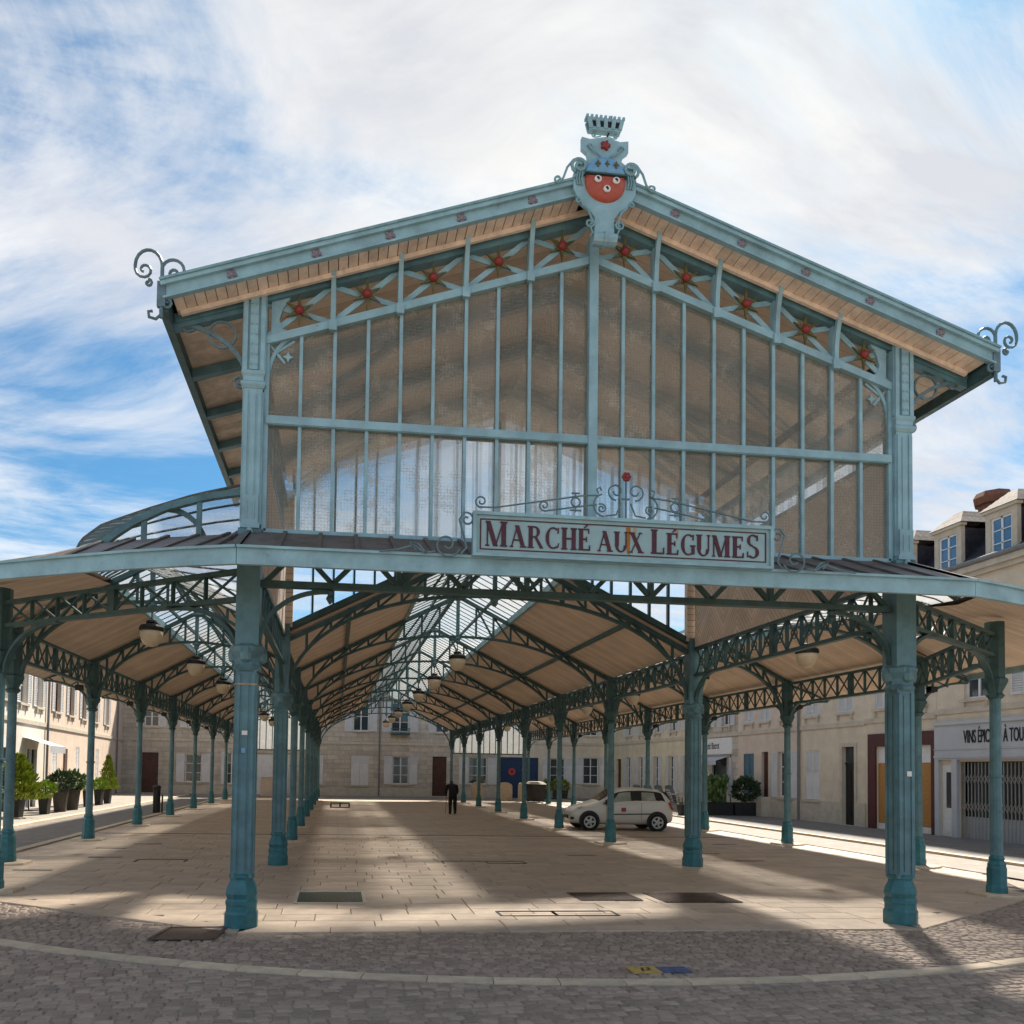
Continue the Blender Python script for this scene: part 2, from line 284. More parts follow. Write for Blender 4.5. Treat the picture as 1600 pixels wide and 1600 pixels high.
def spiral(cx,cz,r0,r1,a0,turns,n=22):
    return [(cx+(r0+(r1-r0)*i/n)*math.cos(R(a0)+2*PI*turns*i/n),cz+(r0+(r1-r0)*i/n)*math.sin(R(a0)+2*PI*turns*i/n)) for i in range(n+1)]
XZ=lambda v:(lambda a,b,d:(a,v+d,b))
# ---------------------------------------------------------------- dimensions
H=4.45; D=6.4; B=5.2; A=5.3; NB=8; OUT=H+A; VE=D+B*(NB-1)
CHX,CHV=8.28,2.6; CHP={-1:(8.58,2.85),1:(8.07,2.4)}
rows=[D+B*i for i in range(NB)]
FAS=[(4.45,-1.3),(5.0,-1.12),(5.74,-.84),(6.56,-.47),(7.45,-.05),(8.6,.75),(9.6,1.8),(10.4,3.2),(10.85,4.8),(11.0,6.4)]
ZF0,ZF1=4.24,4.42
hall=thing('market_hall','pale teal iron and glass market hall with gabled front and long open naves','market hall')
# ---------------------------------------------------------------- setting: ground
def flat(name,pts,z,m):
    o=MB().add([(x,y,z) for x,y in pts],[tuple(range(len(pts)))]).build(name,m); o['kind']='structure'; return o
flat('ground',[(-300,-300),(300,-300),(300,400),(-300,400)],-.05,settj)
flat('street',[(-13.2,3.0),(-10.6,3.0),(-10.6,47),(-13.2,47)],-.012,asph)
flat('street',[(10.5,2.0),(17.2,-20),(17.2,47),(10.5,47)],-.012,lightpav)
flat('street',[(-18.6,43.6),(17.2,43.6),(17.2,47.9),(-18.6,47.9)],-.006,lightpav)
so=MB().box(-18.6,-13.2,-10,47,-.05,.06).build('sidewalk',side_m); so['kind']='structure'
so=MB().box(12.6,17.3,-25,47.3,-.05,.045).build('sidewalk',asph); so['kind']='structure'
def kerb_row(x,v0,v1,z):
    k=0; v=v0
    root=MB().box(x-.11,x+.11,v0,v1,-.06,z-.02).build('kerb_bed',joint); root['kind']='structure'
    me=MB().box(-.12,.12,0,.985,-.08,0).mesh('kerb_stone')
    while v<v1-1:
        o=mk('kerb_stone',me,band_m,root); o.location=(x,v,z+random.uniform(-.003,.003)); v+=1.0; k+=1
kerb_row(-10.55,4,43,.012); kerb_row(12.6,-8,46,.055); kerb_row(-13.2,4,46,.066)
# hall floor: bed, flagstones
EDGE=[(-4.45,-.38),(4.45,-.38),(CHX+.5,2.35),(10.35,5.0),(10.35,43.4),(-10.35,43.4),(-10.35,5.0),(-CHX-.5,2.35)]
floor=MB().add([(x,y,-.045) for x,y in EDGE]+[(x,y,-.014) for x,y in EDGE],[tuple(range(8,16))]+[(i,(i+1)%8,(i+1)%8+8,i+8) for i in range(8)]).build('hall_floor',joint); floor['kind']='structure'
far=MB().quad((-10.3,13.9,-.004),(10.3,13.9,-.004),(10.3,43.3,-.004),(-10.3,43.3,-.004)).build('far_paving',flag2,floor); far['kind']='stuff'
def lim(v):
    if v<-.38: return 0
    if v<2.35: return 4.45+(v+.38)/2.73*(CHX+.5-4.45)
    if v<5: return CHX+.5+(v-2.35)/2.65*(10.35-CHX-.5)
    return 10.35
stones=[]; v=-.06; rr=random.Random(3)
while v<13.9:
    dp=rr.choice([.40,.43,.46]); x=-lim(v)+.04; first=True
    hi=lim(v)-.04
    while x<hi-.1:
        w=rr.uniform(.6,1.05)*(.55 if first else 1); first=False
        x1=min(hi,x+w)
        if hi-x1<.25: x1=hi
        stones.append((x,x1,v,min(13.9,v+dp))); x=x1
    v+=dp
def flagmesh(mb,x0,x1,y0,y1,z,g=.005):
    c=.006; a,b,cc,d=x0+g,x1-g,y0+g,y1-g
    mb.add([(a,cc,z-.03),(b,cc,z-.03),(b,d,z-.03),(a,d,z-.03),(a,cc,z-c),(b,cc,z-c),(b,d,z-c),(a,d,z-c),(a+c,cc+c,z),(b-c,cc+c,z),(b-c,d-c,z),(a+c,d-c,z)],[(0,1,5,4),(1,2,6,5),(2,3,7,6),(3,0,4,7),(4,5,9,8),(5,6,10,9),(6,7,11,10),(7,4,8,11),(8,9,10,11)])
stones.sort(key=lambda s:(s[0]/2+s[1]/2-CU)**2+(s[2]-CV)**2)
rest=MB()
for i,(x0,x1,y0,y1) in enumerate(stones):
    z=rr.uniform(-.0025,.0025)
    if i<300:
        mb=MB(); cx,cy=(x0+x1)/2,(y0+y1)/2; flagmesh(mb,x0-cx,x1-cx,y0-cy,y1-cy,0); o=mb.build('paving_stone',flag,floor); o.location=(cx,cy,z)
    else: flagmesh(rest,x0,x1,y0,y1,z)
def tones(o,n,rn):
    at=o.data.attributes.new('tone','FLOAT','FACE'); vals=[]
    for _ in range(len(o.data.polygons)//n): vals+=[rn.random()]*n
    vals+=[.5]*(len(o.data.polygons)-len(vals)); at.data.foreach_set('value',vals)
tones(rest.build('paving_stones',flagt,floor,kind='stuff'),9,rr)
# border stones along the front edge of the floor
for a,b in ((EDGE[7],EDGE[0]),(EDGE[0],EDGE[1]),(EDGE[1],EDGE[2])):
    a=Vector((*a,0)); b=Vector((*b,0)); n=int((b-a).length/1.0); d=(b-a)/n; nr=Vector((d.y,-d.x,0)).normalized()
    for i in range(n):
        p=a+d*(i+.004); q=a+d*(i+.996); mb=MB(); mid_=(p+q)/2
        pts=[p-mid_+nr*.02,q-mid_+nr*.02,q-mid_-nr*.30,p-mid_-nr*.30]
        mb.add([(t.x,t.y,-.05) for t in pts]+[(t.x,t.y,.004) for t in pts],[(4,5,6,7)]+[(k,(k+1)%4,(k+1)%4+4,k+4) for k in range(4)])
        o=mb.build('border_stone',flag,floor); o.location=mid_
# curved limestone band and granite setts in front
def circ(p,q,r):
    (x1,y1),(x2,y2),(x3,y3)=p,q,r; a=x1*(y2-y3)-y1*(x2-x3)+x2*y3-x3*y2
    bx=((x1*x1+y1*y1)*(y3-y2)+(x2*x2+y2*y2)*(y1-y3)+(x3*x3+y3*y3)*(y2-y1)); by=((x1*x1+y1*y1)*(x2-x3)+(x2*x2+y2*y2)*(x3-x1)+(x3*x3+y3*y3)*(x1-x2))
    cx,cy=-bx/(2*a),-by/(2*a); return cx,cy,math.hypot(x1-cx,y1-cy)
ccx,ccy,cr=circ((-7.02,-.76),(-.6,-2.75),(4.32,-2.11))
band=MB().add([(ccx+(cr+s)*math.cos(t),ccy+(cr+s)*math.sin(t),-.035) for t in [R(-90+i*2) for i in range(-34,35)] for s in (-.09,.09)],[(2*i,2*i+1,2*i+3,2*i+2) for i in range(68)]).build('kerb_band_bed',joint); band['kind']='structure'
nst=int(2*R(66)*cr/.62)
for i in range(nst):
    t0=R(-90-66)+2*R(66)*i/nst; t1=t0+2*R(66)/nst*.985; tm=(t0+t1)/2; ox,oy=ccx+cr*math.cos(tm),ccy+cr*math.sin(tm); mb=MB(); vs=[]
    for z in (-.08,0):
        for t,s in ((t0,-.085),(t0,.085),(t1,.085),(t1,-.085)): vs.append((ccx+(cr+s)*math.cos(t)-ox,ccy+(cr+s)*math.sin(t)-oy,z))
    mb.add(vs,[(4,5,6,7)]+[(k,(k+1)%4,(k+1)%4+4,k+4) for k in range(4)]); o=mb.build('band_stone',band_m,band); o.location=(ox,oy,rr.uniform(-.004,.004)-.002)
sets=[]
def settarea(x0,x1,y0,y1,w,d,keep,ang):
    y=y0; k=0
    while y<y1:
        x=x0+(k%2)*w*.5+rr.uniform(-.02,.02)
        while x<x1:
            ww=w*rr.uniform(.82,1.18); X=x+ww/2; Y=y+d/2; px=X*math.cos(ang)-Y*math.sin(ang); py=X*math.sin(ang)+Y*math.cos(ang)
            if keep(px,py): sets.append((px,py,ww,d,ang+rr.uniform(-.05,.05)))
            x+=ww
        y+=d; k+=1
def rc(x,y): return math.hypot(x-ccx,y-ccy)
settarea(-13,13,-9,4,.15,.105,lambda x,y: rc(x,y)>cr+.15 and -7.6<y<-.3 and -9.5<x<8.5,.10)
def inside(x,y):
    e=abs(x); 
    if y<-.45: fl=True
    else: fl=e>lim(y)+.07
    return fl and rc(x,y)<cr-.14 and y<2.6 and e<10.3
settarea(-13,13,-4,4,.13,.10,inside,-.12)
sets.sort(key=lambda s:(s[0]-CU)**2+(s[1]-CV)**2)
sr=MB(); setbed=flat('sett_paving',[(-10,-8.5),(10,-8.5),(10,4),(-10,4)],-.024,settj)
def settmesh(mb,px,py,w,d,a,z,rn):
    g=.006; c=.014; hw,hd=w/2-g,d/2-g; ca,sa=math.cos(a),math.sin(a); vs=[]
    for (sx,sz) in ((0,-.04),(0,-c),(c,0)):
        for x,y in ((-hw+sx,-hd+sx),(hw-sx,-hd+sx),(hw-sx,hd-sx),(-hw+sx,hd-sx)):
            vs.append((px+x*ca-y*sa,py+x*sa+y*ca,z+sz+(rn.uniform(-.003,.003) if sz==0 else 0)))
    mb.add(vs,[(k,(k+1)%4,(k+1)%4+4,k+4) for k in range(4)]+[(4+k,4+(k+1)%4,8+(k+1)%4,8+k) for k in range(4)]+[(8,9,10,11)])
for i,(px,py,w,d,a) in enumerate(sets):
    z=-.012+rr.uniform(-.006,.006)
    if i<300: mb=MB(); settmesh(mb,0,0,w,d,a,0,rr); o=mb.build('sett',sett,setbed); o.location=(px,py,z)
    else: settmesh(sr,px,py,w,d,a,z,rr)
tones(sr.build('setts',settb,setbed,kind='stuff'),9,rr)
# ---------------------------------------------------------------- hall: columns
def fluted(mb,w,z0,z1):
    mb.box(-w/2,w/2,-w/2,w/2,z0,z1)
    g=w*.5; t=.014
    for s in (-1,1):
        for o_ in (-1,1):
            a=o_*w*.36
            mb.box(a-.022,a+.022,s*w/2-t,s*w/2+t,z0+.06,z1-.06); mb.box(s*w/2-t,s*w/2+t,a-.022,a+.022,z0+.06,z1-.06)
        mb.box(-w*.14,w*.14,s*w/2-t*.7,s*w/2+t*.7,z0+.1,z1-.1); mb.box(s*w/2-t*.7,s*w/2+t*.7,-w*.14,w*.14,z0+.1,z1-.1)
OCT=[(.235,0),(.235,.17),(.215,.20),(.215,.27),(.225,.29),(.225,.33),(.205,.36),(.225,.42),(.21,.49),(.165,.58),(.165,.60),(.18,.62),(.18,.655),(.16,.67)]
def big_column(x,v,top,ped=1.0,upper=False):
    mb=MB(); fluted(mb,.25,.62,3.22); mb.box(-.145,.145,-.145,.145,3.52,top)
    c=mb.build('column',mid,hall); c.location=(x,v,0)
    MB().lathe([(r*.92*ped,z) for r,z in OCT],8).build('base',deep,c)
    cp=MB(); cp.lathe([(.17,3.2),(.195,3.24),(.17,3.28),(.17,3.36),(.215,3.44),(.23,3.5),(.17,3.54)],8)
    for s in (-1,1): cp.lathe([(.02,3.30),(.07,3.33),(.085,3.42),(.06,3.5)],8,(s*.165,0)); cp.lathe([(.02,3.30),(.07,3.33),(.085,3.42),(.06,3.5)],8,(0,s*.165))
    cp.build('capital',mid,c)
    return c
slim_me=None
def slim_column(x,v,plinth=True):
    global slim_me
    if slim_me is None:
        a=MB(); a.lathe([(.097,.4),(.085,3.42)],12,ph=0); a.lathe([(.11,2.0),(.115,2.02),(.11,2.04)],12)
        b=MB(); b.lathe([(.168,0),(.168,.12),(.155,.15),(.155,.42),(.14,.47),(.145,.5),(.112,.56),(.126,.6),(.098,.66)],8)
        c=MB(); c.lathe([(.10,3.36),(.15,3.42),(.11,3.46),(.12,3.5),(.2,3.66),(.2,3.70),(.155,3.73),(.155,4.7)],8)
        d=MB(); d.lathe([(.46,-.02),(.46,.035),(.445,.045)],6)
        slim_me=[a.mesh('shaft',False),b.mesh('base'),c.mesh('capital'),d.mesh('plinth_slab')]
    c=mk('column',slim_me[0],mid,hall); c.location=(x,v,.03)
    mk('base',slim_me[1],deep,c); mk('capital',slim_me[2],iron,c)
    if plinth: p=mk('plinth_slab',slim_me[3],band_m,c); p.location=(0,0,-.03)
    return c
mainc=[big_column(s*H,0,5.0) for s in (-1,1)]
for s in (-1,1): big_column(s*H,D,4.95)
for s in (-1,1):
    for v in rows[1:]: slim_column(s*H,v)
    for v in rows: slim_column(s*OUT,v)
    slim_column(s*CHP[s][0],CHP[s][1])
# stickers on the front columns
def sticker(x,v,z,w,h,m,par,off=.145):
    o=MB().box(-w/2,w/2,-.002,.002,-h/2,h/2).build('sticker',m,par); o.location=(x,-off,z)
sticker(.0,0,2.42,.07,.055,white,mainc[0]); sticker(-.01,0,2.2,.05,.06,blue,mainc[0]); sticker(.03,0,2.05,.07,.07,white,mainc[1]); 
bandr=MB().box(-.14,.14,-.14,.14,3.02,3.04).build('tape_band',rust2,mainc[0])
# upper pilasters of the front
for s in (-1,1):
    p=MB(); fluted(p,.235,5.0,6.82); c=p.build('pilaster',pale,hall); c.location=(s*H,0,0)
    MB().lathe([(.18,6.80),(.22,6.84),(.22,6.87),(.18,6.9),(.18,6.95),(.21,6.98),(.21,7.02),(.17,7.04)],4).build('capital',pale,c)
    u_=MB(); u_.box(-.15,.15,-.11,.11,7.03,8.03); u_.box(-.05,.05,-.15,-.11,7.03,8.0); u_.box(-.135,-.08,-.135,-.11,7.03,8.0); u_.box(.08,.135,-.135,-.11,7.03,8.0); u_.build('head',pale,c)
    rv=MB()
    for k in range(7):
        for q in (-.105,.105): rv.lathe([(.012,0),(.012,.01),(.004,.016)],6)  # rivets, moved below
    rv=MB()
    for k in range(7):
        for q in (-.03,.03,):
            z=7.1+k*.13; rv.box(q-.011,q+.011,-.163,-.15,z-.011,z+.011)
    rv.build('rivets',pale,c,kind='stuff')
    fl=MB(); fl.box(-.10,.10,-.16,-.13,5.06,5.42); fl.box(-.12,.12,-.165,-.13,5.0,5.06); fl.box(-.055,-.035,-.168,-.16,5.12,5.34); fl.box(.035,.055,-.168,-.16,5.12,5.34); fl.lathe([(.03,4.9),(.05,4.94),(.03,4.99)],8,(0,-.17)); fl.build('lamp_bracket',pale,c)
# ---------------------------------------------------------------- hall: trusses
def archz(s,zs,zc): return zs+(zc-zs)*max(0,1-min(1,abs(s))**2.2)**(1/1.9)
def truss(u0,u1,v,ze,za,zs,zc,n=7,king=True):
    """arched lattice truss between columns at u0,u1 (eave height ze, apex za, arch springing zs, arch crown zc)"""
    c=(u0+u1)/2; hw=(u1-u0)/2; hi=hw-.14
    t=thing_part('truss',(c,v,0))
    ar=MB(); pts=[(hi*math.sin(PI/2*(-1+2*i/40)),0,archz(math.sin(PI/2*(-1+2*i/40)),zs,zc)) for i in range(41)]
    ar.strip(pts,.11,.06,(0,1,0)); t2=ar.build('arch_chord',iron,t)
    for s in (-1,1): MB().bar((s*(hw-.05),0,ze),(0,0,za),.11,.09,(0,0,1)).build('top_chord',iron,t)
    m=7 if hw>4 else 5
    for s in (-1,1):
        w=MB()
        xs=[hi*(.12+.80*k/m) for k in range(m+1)]
        top=lambda x: za-(za-ze)*x/hw-.03
        bot=lambda x: archz(x/hi,zs,zc)+.02
        for k,x in enumerate(xs):
            if top(x)-bot(x)>.12: w.bar((s*x,0,bot(x)),(s*x,0,top(x)),.055,.045,(0,1,0))
            if k<m and top(x)-bot(x)>.1:
                x2=xs[k+1]; w.bar((s*x,.012,top(x)),(s*x2,.012,bot(x2)) if top(x2)-bot(x2)>.1 else (s*x2,.012,top(x2)),.05,.035,(0,1,0))
        w.build('web',iron,t)
    if king:
        k=MB(); k.box(-.045,.045,-.045,.045,zc-.05,za); k.lathe([(.02,zc-.22),(.07,zc-.16),(.07,zc-.1),(.11,zc-.06),(.06,zc)],8)
        k.lathe([(.05,za-.12),(.2,za-.08),(.2,za-.04),(.05,za)],4); k.build('king_post',mid,t)
    return t
def thing_part(name,loc,par=None):
    # a part that gathers sub-parts: its own small gusset mesh
    o=MB().box(-.06,.06,-.05,.05,-.02,.0).build(name,iron,par or hall); o.location=loc; return o
NZE,NZA,NZS,NZC=4.62,6.85,3.62,5.72
AZE,AZA,AZS,AZC=4.72,6.12,3.62,5.32
def gusset(t,za): t.data=MB().box(-.09,.09,-.06,.06,za-.1,za+.02).mesh('truss'); t.data.materials.append(iron)
for i,v in enumerate(rows):
    t=truss(-H,H,v,NZE,NZA,NZS,NZC); gusset(t,NZA)
    for s in (-1,1):
        a,b=sorted((s*H,s*OUT)); t=truss(a,b,v,AZE,AZA,AZS,AZC); gusset(t,AZA)
# lattice girders between the columns (along the rows)
def girder(p,q,z0,z1,n,name='lattice_girder',scrolls=False):
    p=Vector((*p,0)); q=Vector((*q,0)); d=q-p; Lg=d.length; ang=math.atan2(d.y,d.x)
    g=MB(); g.box(.1,Lg-.1,-.05,.05,z0-.03,z0+.03); g.box(.1,Lg-.1,-.05,.05,z1-.03,z1+.03)
    o=g.build(name,iron,hall); o.location=p; o.rotation_euler=(0,0,ang)
    w=MB(); st=(Lg-.3)/n
    for k in range(n):
        x0=.15+k*st; x1=x0+st
        w.bar((x0,-.012,z0),(x1,-.012,z1),.03,.022,(0,1,0)); w.bar((x0,.012,z1),(x1,.012,z0),.03,.022,(0,1,0)); w.box(x0-.013,x0+.013,-.03,.03,z0,z1)
        if k==n//2: w.box(x0-.07,x0+.07,-.04,.04,z0,z1)
        if scrolls and k%1==0:
            w.tube([(x0+st/2+a,0,(z0+z1)/2+b) for a,b in arc(0,0,.09,0,360,10)],.012,4)
    w.build('lattice',iron,o)
    return o
for s in (-1,1):
    for a,b in zip(rows,rows[1:]):
        girder((s*H,a),(s*H,b),4.08,4.62,10,scrolls=True); girder((s*OUT,a),(s*OUT,b),4.08,4.66,9)
    girder((s*H,0),(s*H,D),4.15,4.72,14,scrolls=True)
    CHX,CHV=CHP[s]
    girder((s*H,0),(s*CHX,CHV),4.14,4.5,8); girder((s*CHX,CHV),(s*OUT,D),4.06,4.6,8)
# front girder (triangulated) behind the fascia
g=MB(); g.box(-H+.15,H-.15,-.06,.06,4.29,4.37); g.box(-H+.15,H-.15,-.06,.06,4.78,4.86); fg=g.build('front_girder',iron,hall)
w=MB()
for k in range(10):
    x0=-H+.2+k*.85; x1=x0+.85; xm=(x0+x1)/2
    w.bar((x0,0,4.36),(xm,0,4.8),.06,.06,(0,1,0)); w.bar((xm,0,4.8),(x1,0,4.36),.06,.06,(0,1,0))
    w.box(x0-.03,x0+.03,-.045,.045,4.36,4.8) if k%2==0 and k else None
w.build('lattice',iron,fg)
# curved brackets
def bracket(x,v,dx,dv,r,ztop,zb=3.55,m=iron,wd=.075,name='bracket'):
    n=Vector((dx,dv,0)).normalized(); pn=(-n.y,n.x,0); k=MB()
    pts=[(n.x*(.14+r*(1-math.cos(R(t)))),n.y*(.14+r*(1-math.cos(R(t)))),zb+(ztop-zb)*math.sin(R(t))) for t in range(0,91,6)]
    k.strip(pts,wd,.05,pn)
    o=k.build(name,m,hall); o.location=(x,v,0); return o
for s in (-1,1):
    for v in rows[1:]:
        bracket(s*H,v,0,1,.75,4.1); bracket(s*H,v,0,-1,.75,4.1); bracket(s*OUT,v,0,1,.7,4.1); bracket(s*OUT,v,0,-1,.7,4.1)
    bracket(s*OUT,D,0,1,.7,4.1); bracket(s*H,D,0,1,.8,4.1); bracket(s*H,D,0,-1,.9,4.15)
    bracket(s*H,0,-s,0,.85,4.26,3.56); bracket(s*H,0,0,1,.9,4.15,3.56)
    CHX,CHV=CHP[s]
    bracket(s*H,0,s*(CHX-H),CHV,1.25,4.12,3.4,iron,.1); bracket(s*CHX,CHV,-s*(CHX-H),-CHV,1.2,4.12,3.4,iron,.09); bracket(s*CHX,CHV,s*(OUT-CHX),D-CHV,.8,4.1)
    pd=MB().lathe([(.01,4.1),(.055,4.17),(.03,4.22),(.05,4.26),(.02,4.3)],8).build('drop_pendant',iron,hall); pd.location=(-s*0+s*(H-1.02),0,0)
    # outward eave brackets with struts
    for v,px in [(r_,OUT) for r_ in rows]:
        k=MB(); pts=[(s*(.14+1.1*(1-math.cos(R(t)))),0,3.66+.52*math.sin(R(t))) for t in range(0,91,6)]
        k.strip(pts,.07,.05,(0,1,0)); k.bar((s*.12,0,4.62),(s*1.3,0,4.22),.06,.06); 
        for q in (.35,.7,1.0): k.bar((s*q,0,3.66+.52*math.sqrt(max(0,1-((1.24-q)/1.1)**2))),(s*(q+.12),0,4.6-.34*(q)),.035,.035,(0,1,0))
        o=k.build('eave_bracket',iron,hall); o.location=(s*px,v,0)
# ---------------------------------------------------------------- hall: roofs of the three naves
TH=.07
def slope(name,u0,z0,u1,z1,v0,v1,m,th=TH,par=None):
    k=MB(); k.add([(u0,v0,z0),(u1,v0,z1),(u1,v1,z1),(u0,v1,z0),(u0,v0,z0+th),(u1,v0,z1+th),(u1,v1,z1+th),(u0,v1,z0+th)],[(0,3,2,1),(4,5,6,7),(0,1,5,4),(1,2,6,5),(2,3,7,6),(3,0,4,7)])
    return k.build(name,m,par or hall)
def nave_roof(c,hw,ze,za,frac,v0,v1,overL=0,overR=0,glaze=True):
    """boards on the lower slopes, a glazed strip along the ridge"""
    sl=(za-ze)/hw; g=hw*frac
    for s,ov in ((-1,overL),(1,overR)):
        zo=ze-sl*ov*.55
        slope('ceiling_panel',c+s*(hw),ze+.06,c+s*g,za-sl*g+.06,v0,v1,wood)
        if ov: slope('eave_panel',c+s*(hw+ov),zo-.14,c+s*hw,ze+.058,v0,v1,wood)
        slope('roof_sheet',c+s*hw,ze+.135,c+s*(g+.02),za-sl*g+.135,v0,v1,zinc,.03)
        if ov: slope('roof_sheet',c+s*(hw+ov),zo-.06,c+s*hw,ze+.136,v0,v1,zinc,.03)
        if glaze:
            gl=slope('skylight_pane',c+s*g,za-sl*g+.16,c,za+.16,v0+.03,v1-.03,skyglass,.008)
            k=MB(); n=int((v1-v0)/.42)
            for i in range(n+1):
                v=v0+.03+(v1-v0-.06)*i/n; k.bar((c+s*g,v,za-sl*g+.13),(c,v,za+.13),.02,.02)
            k.build('glazing_bars',iron,gl)
            MB().bar((c+s*g,v0,za-sl*g+.08),(c+s*g,v1,za-sl*g+.08),.09,.16).build('skylight_curb',pale,hall)
            MB().bar((c+s*g*.52,v0,za-sl*g*.52+.06),(c+s*g*.52,v1,za-sl*g*.52+.06),.05,.08).build('purlin',iron,hall)
        if c==0: MB().bar((c+s*(g+hw)*.52,v0,za-sl*(g+hw)*.52+.01),(c+s*(g+hw)*.52,v1,za-sl*(g+hw)*.52+.01),.08,.09).build('purlin',iron,hall)
    if glaze: MB().bar((c,v0,za+.17),(c,v1,za+.17),.12,.1).build('ridge_beam',mid,hall)
for a,b in zip(rows,rows[1:]):
    nave_roof(0,H,NZE,NZA,.33,a,b)
    for s in (-1,1): nave_roof(s*(H+A/2),A/2,AZE,AZA,.33,a,b,1.25 if s<0 else 0,1.25 if s>0 else 0)
# end gable screens of the aisles at the far end of the hall
for s in (-1,1):
    c=s*(H+A/2); k=MB(); k.prism([(c-A/2+.2,3.15),(c+A/2-.2,3.15),(c+A/2-.2,4.7),(c,6.1),(c-A/2+.2,4.7)],XZ(VE+.25),0,.02); o=k.build('end_screen',skyglass,hall)
    k=MB(); 
    for i in range(13): x=c-A/2+.2+(A-.4)*i/12; k.box(x-.02,x+.02,VE+.22,VE+.29,3.15,4.7+1.38*(1-abs(x-c)/(A/2)))
    k.box(c-A/2,c+A/2,VE+.2,VE+.3,3.1,3.17); k.build('glazing_bars',iron,o)
# eave fascias along the sides
for s in (-1,1):
    for a,b in zip(rows,rows[1:]): MB().box(s*11.0-.03,s*11.0+.03,a,b,ZF0-.02,ZF1).build('side_fascia',pale,hall)
    for v in rows[1:-1]:   # rain pipes hidden in columns, visible gutter joints
        pass
# ---------------------------------------------------------------- hall: rounded skirt roof at the front
def fpt(i,s): return (s*FAS[i][0],FAS[i][1])
for s in (-1,1):
    for i in range(len(FAS)-1):
        p,q=fpt(i,s),fpt(i+1,s); k=MB()
        n=Vector((q[1]-p[1],-(q[0]-p[0]),0)).normalized()*s
        for z0,z1,o_ in ((ZF0,ZF1,0),(ZF1,ZF1+.03,.035)):
            a=Vector((*p,0)); b=Vector((*q,0)); oo=n*(.03+o_)
            k.add([a-oo+Vector((0,0,z0)),b-oo+Vector((0,0,z0)),b+oo+Vector((0,0,z0)),a+oo+Vector((0,0,z0)),a-oo+Vector((0,0,z1)),b-oo+Vector((0,0,z1)),b+oo+Vector((0,0,z1)),a+oo+Vector((0,0,z1))],[(0,3,2,1),(4,5,6,7),(0,1,5,4),(1,2,6,5),(2,3,7,6),(3,0,4,7)])
        k.build('fascia_board',pale,hall)
k=MB(); k.box(-4.45,4.45,-1.33,-1.27,ZF0,ZF1); k.box(-4.45,4.45,-1.365,-1.235,ZF1,ZF1+.03); k.build('fascia_board',pale,hall)
# front strip of zinc with standing seams
MB().add([(-4.45,-1.3,ZF1+.02),(4.45,-1.3,ZF1+.02),(4.45,-.1,4.97),(-4.45,-.1,4.97)],[(0,1,2,3)]).build('skirt_roof',zinc,hall)
MB().add([(-4.45,-1.28,ZF1-.06),(4.45,-1.28,ZF1-.06),(4.45,-.1,4.89),(-4.45,-.1,4.89)],[(0,1,2,3)]).build('skirt_soffit',wood,hall)
sm=MB()
for i in range(21):
    x=-4.45+.445*i; sm.bar((x,-1.3,ZF1+.03),(x,-.1,4.98),.05,.035)
sm.build('roof_seams',zinc,hall)
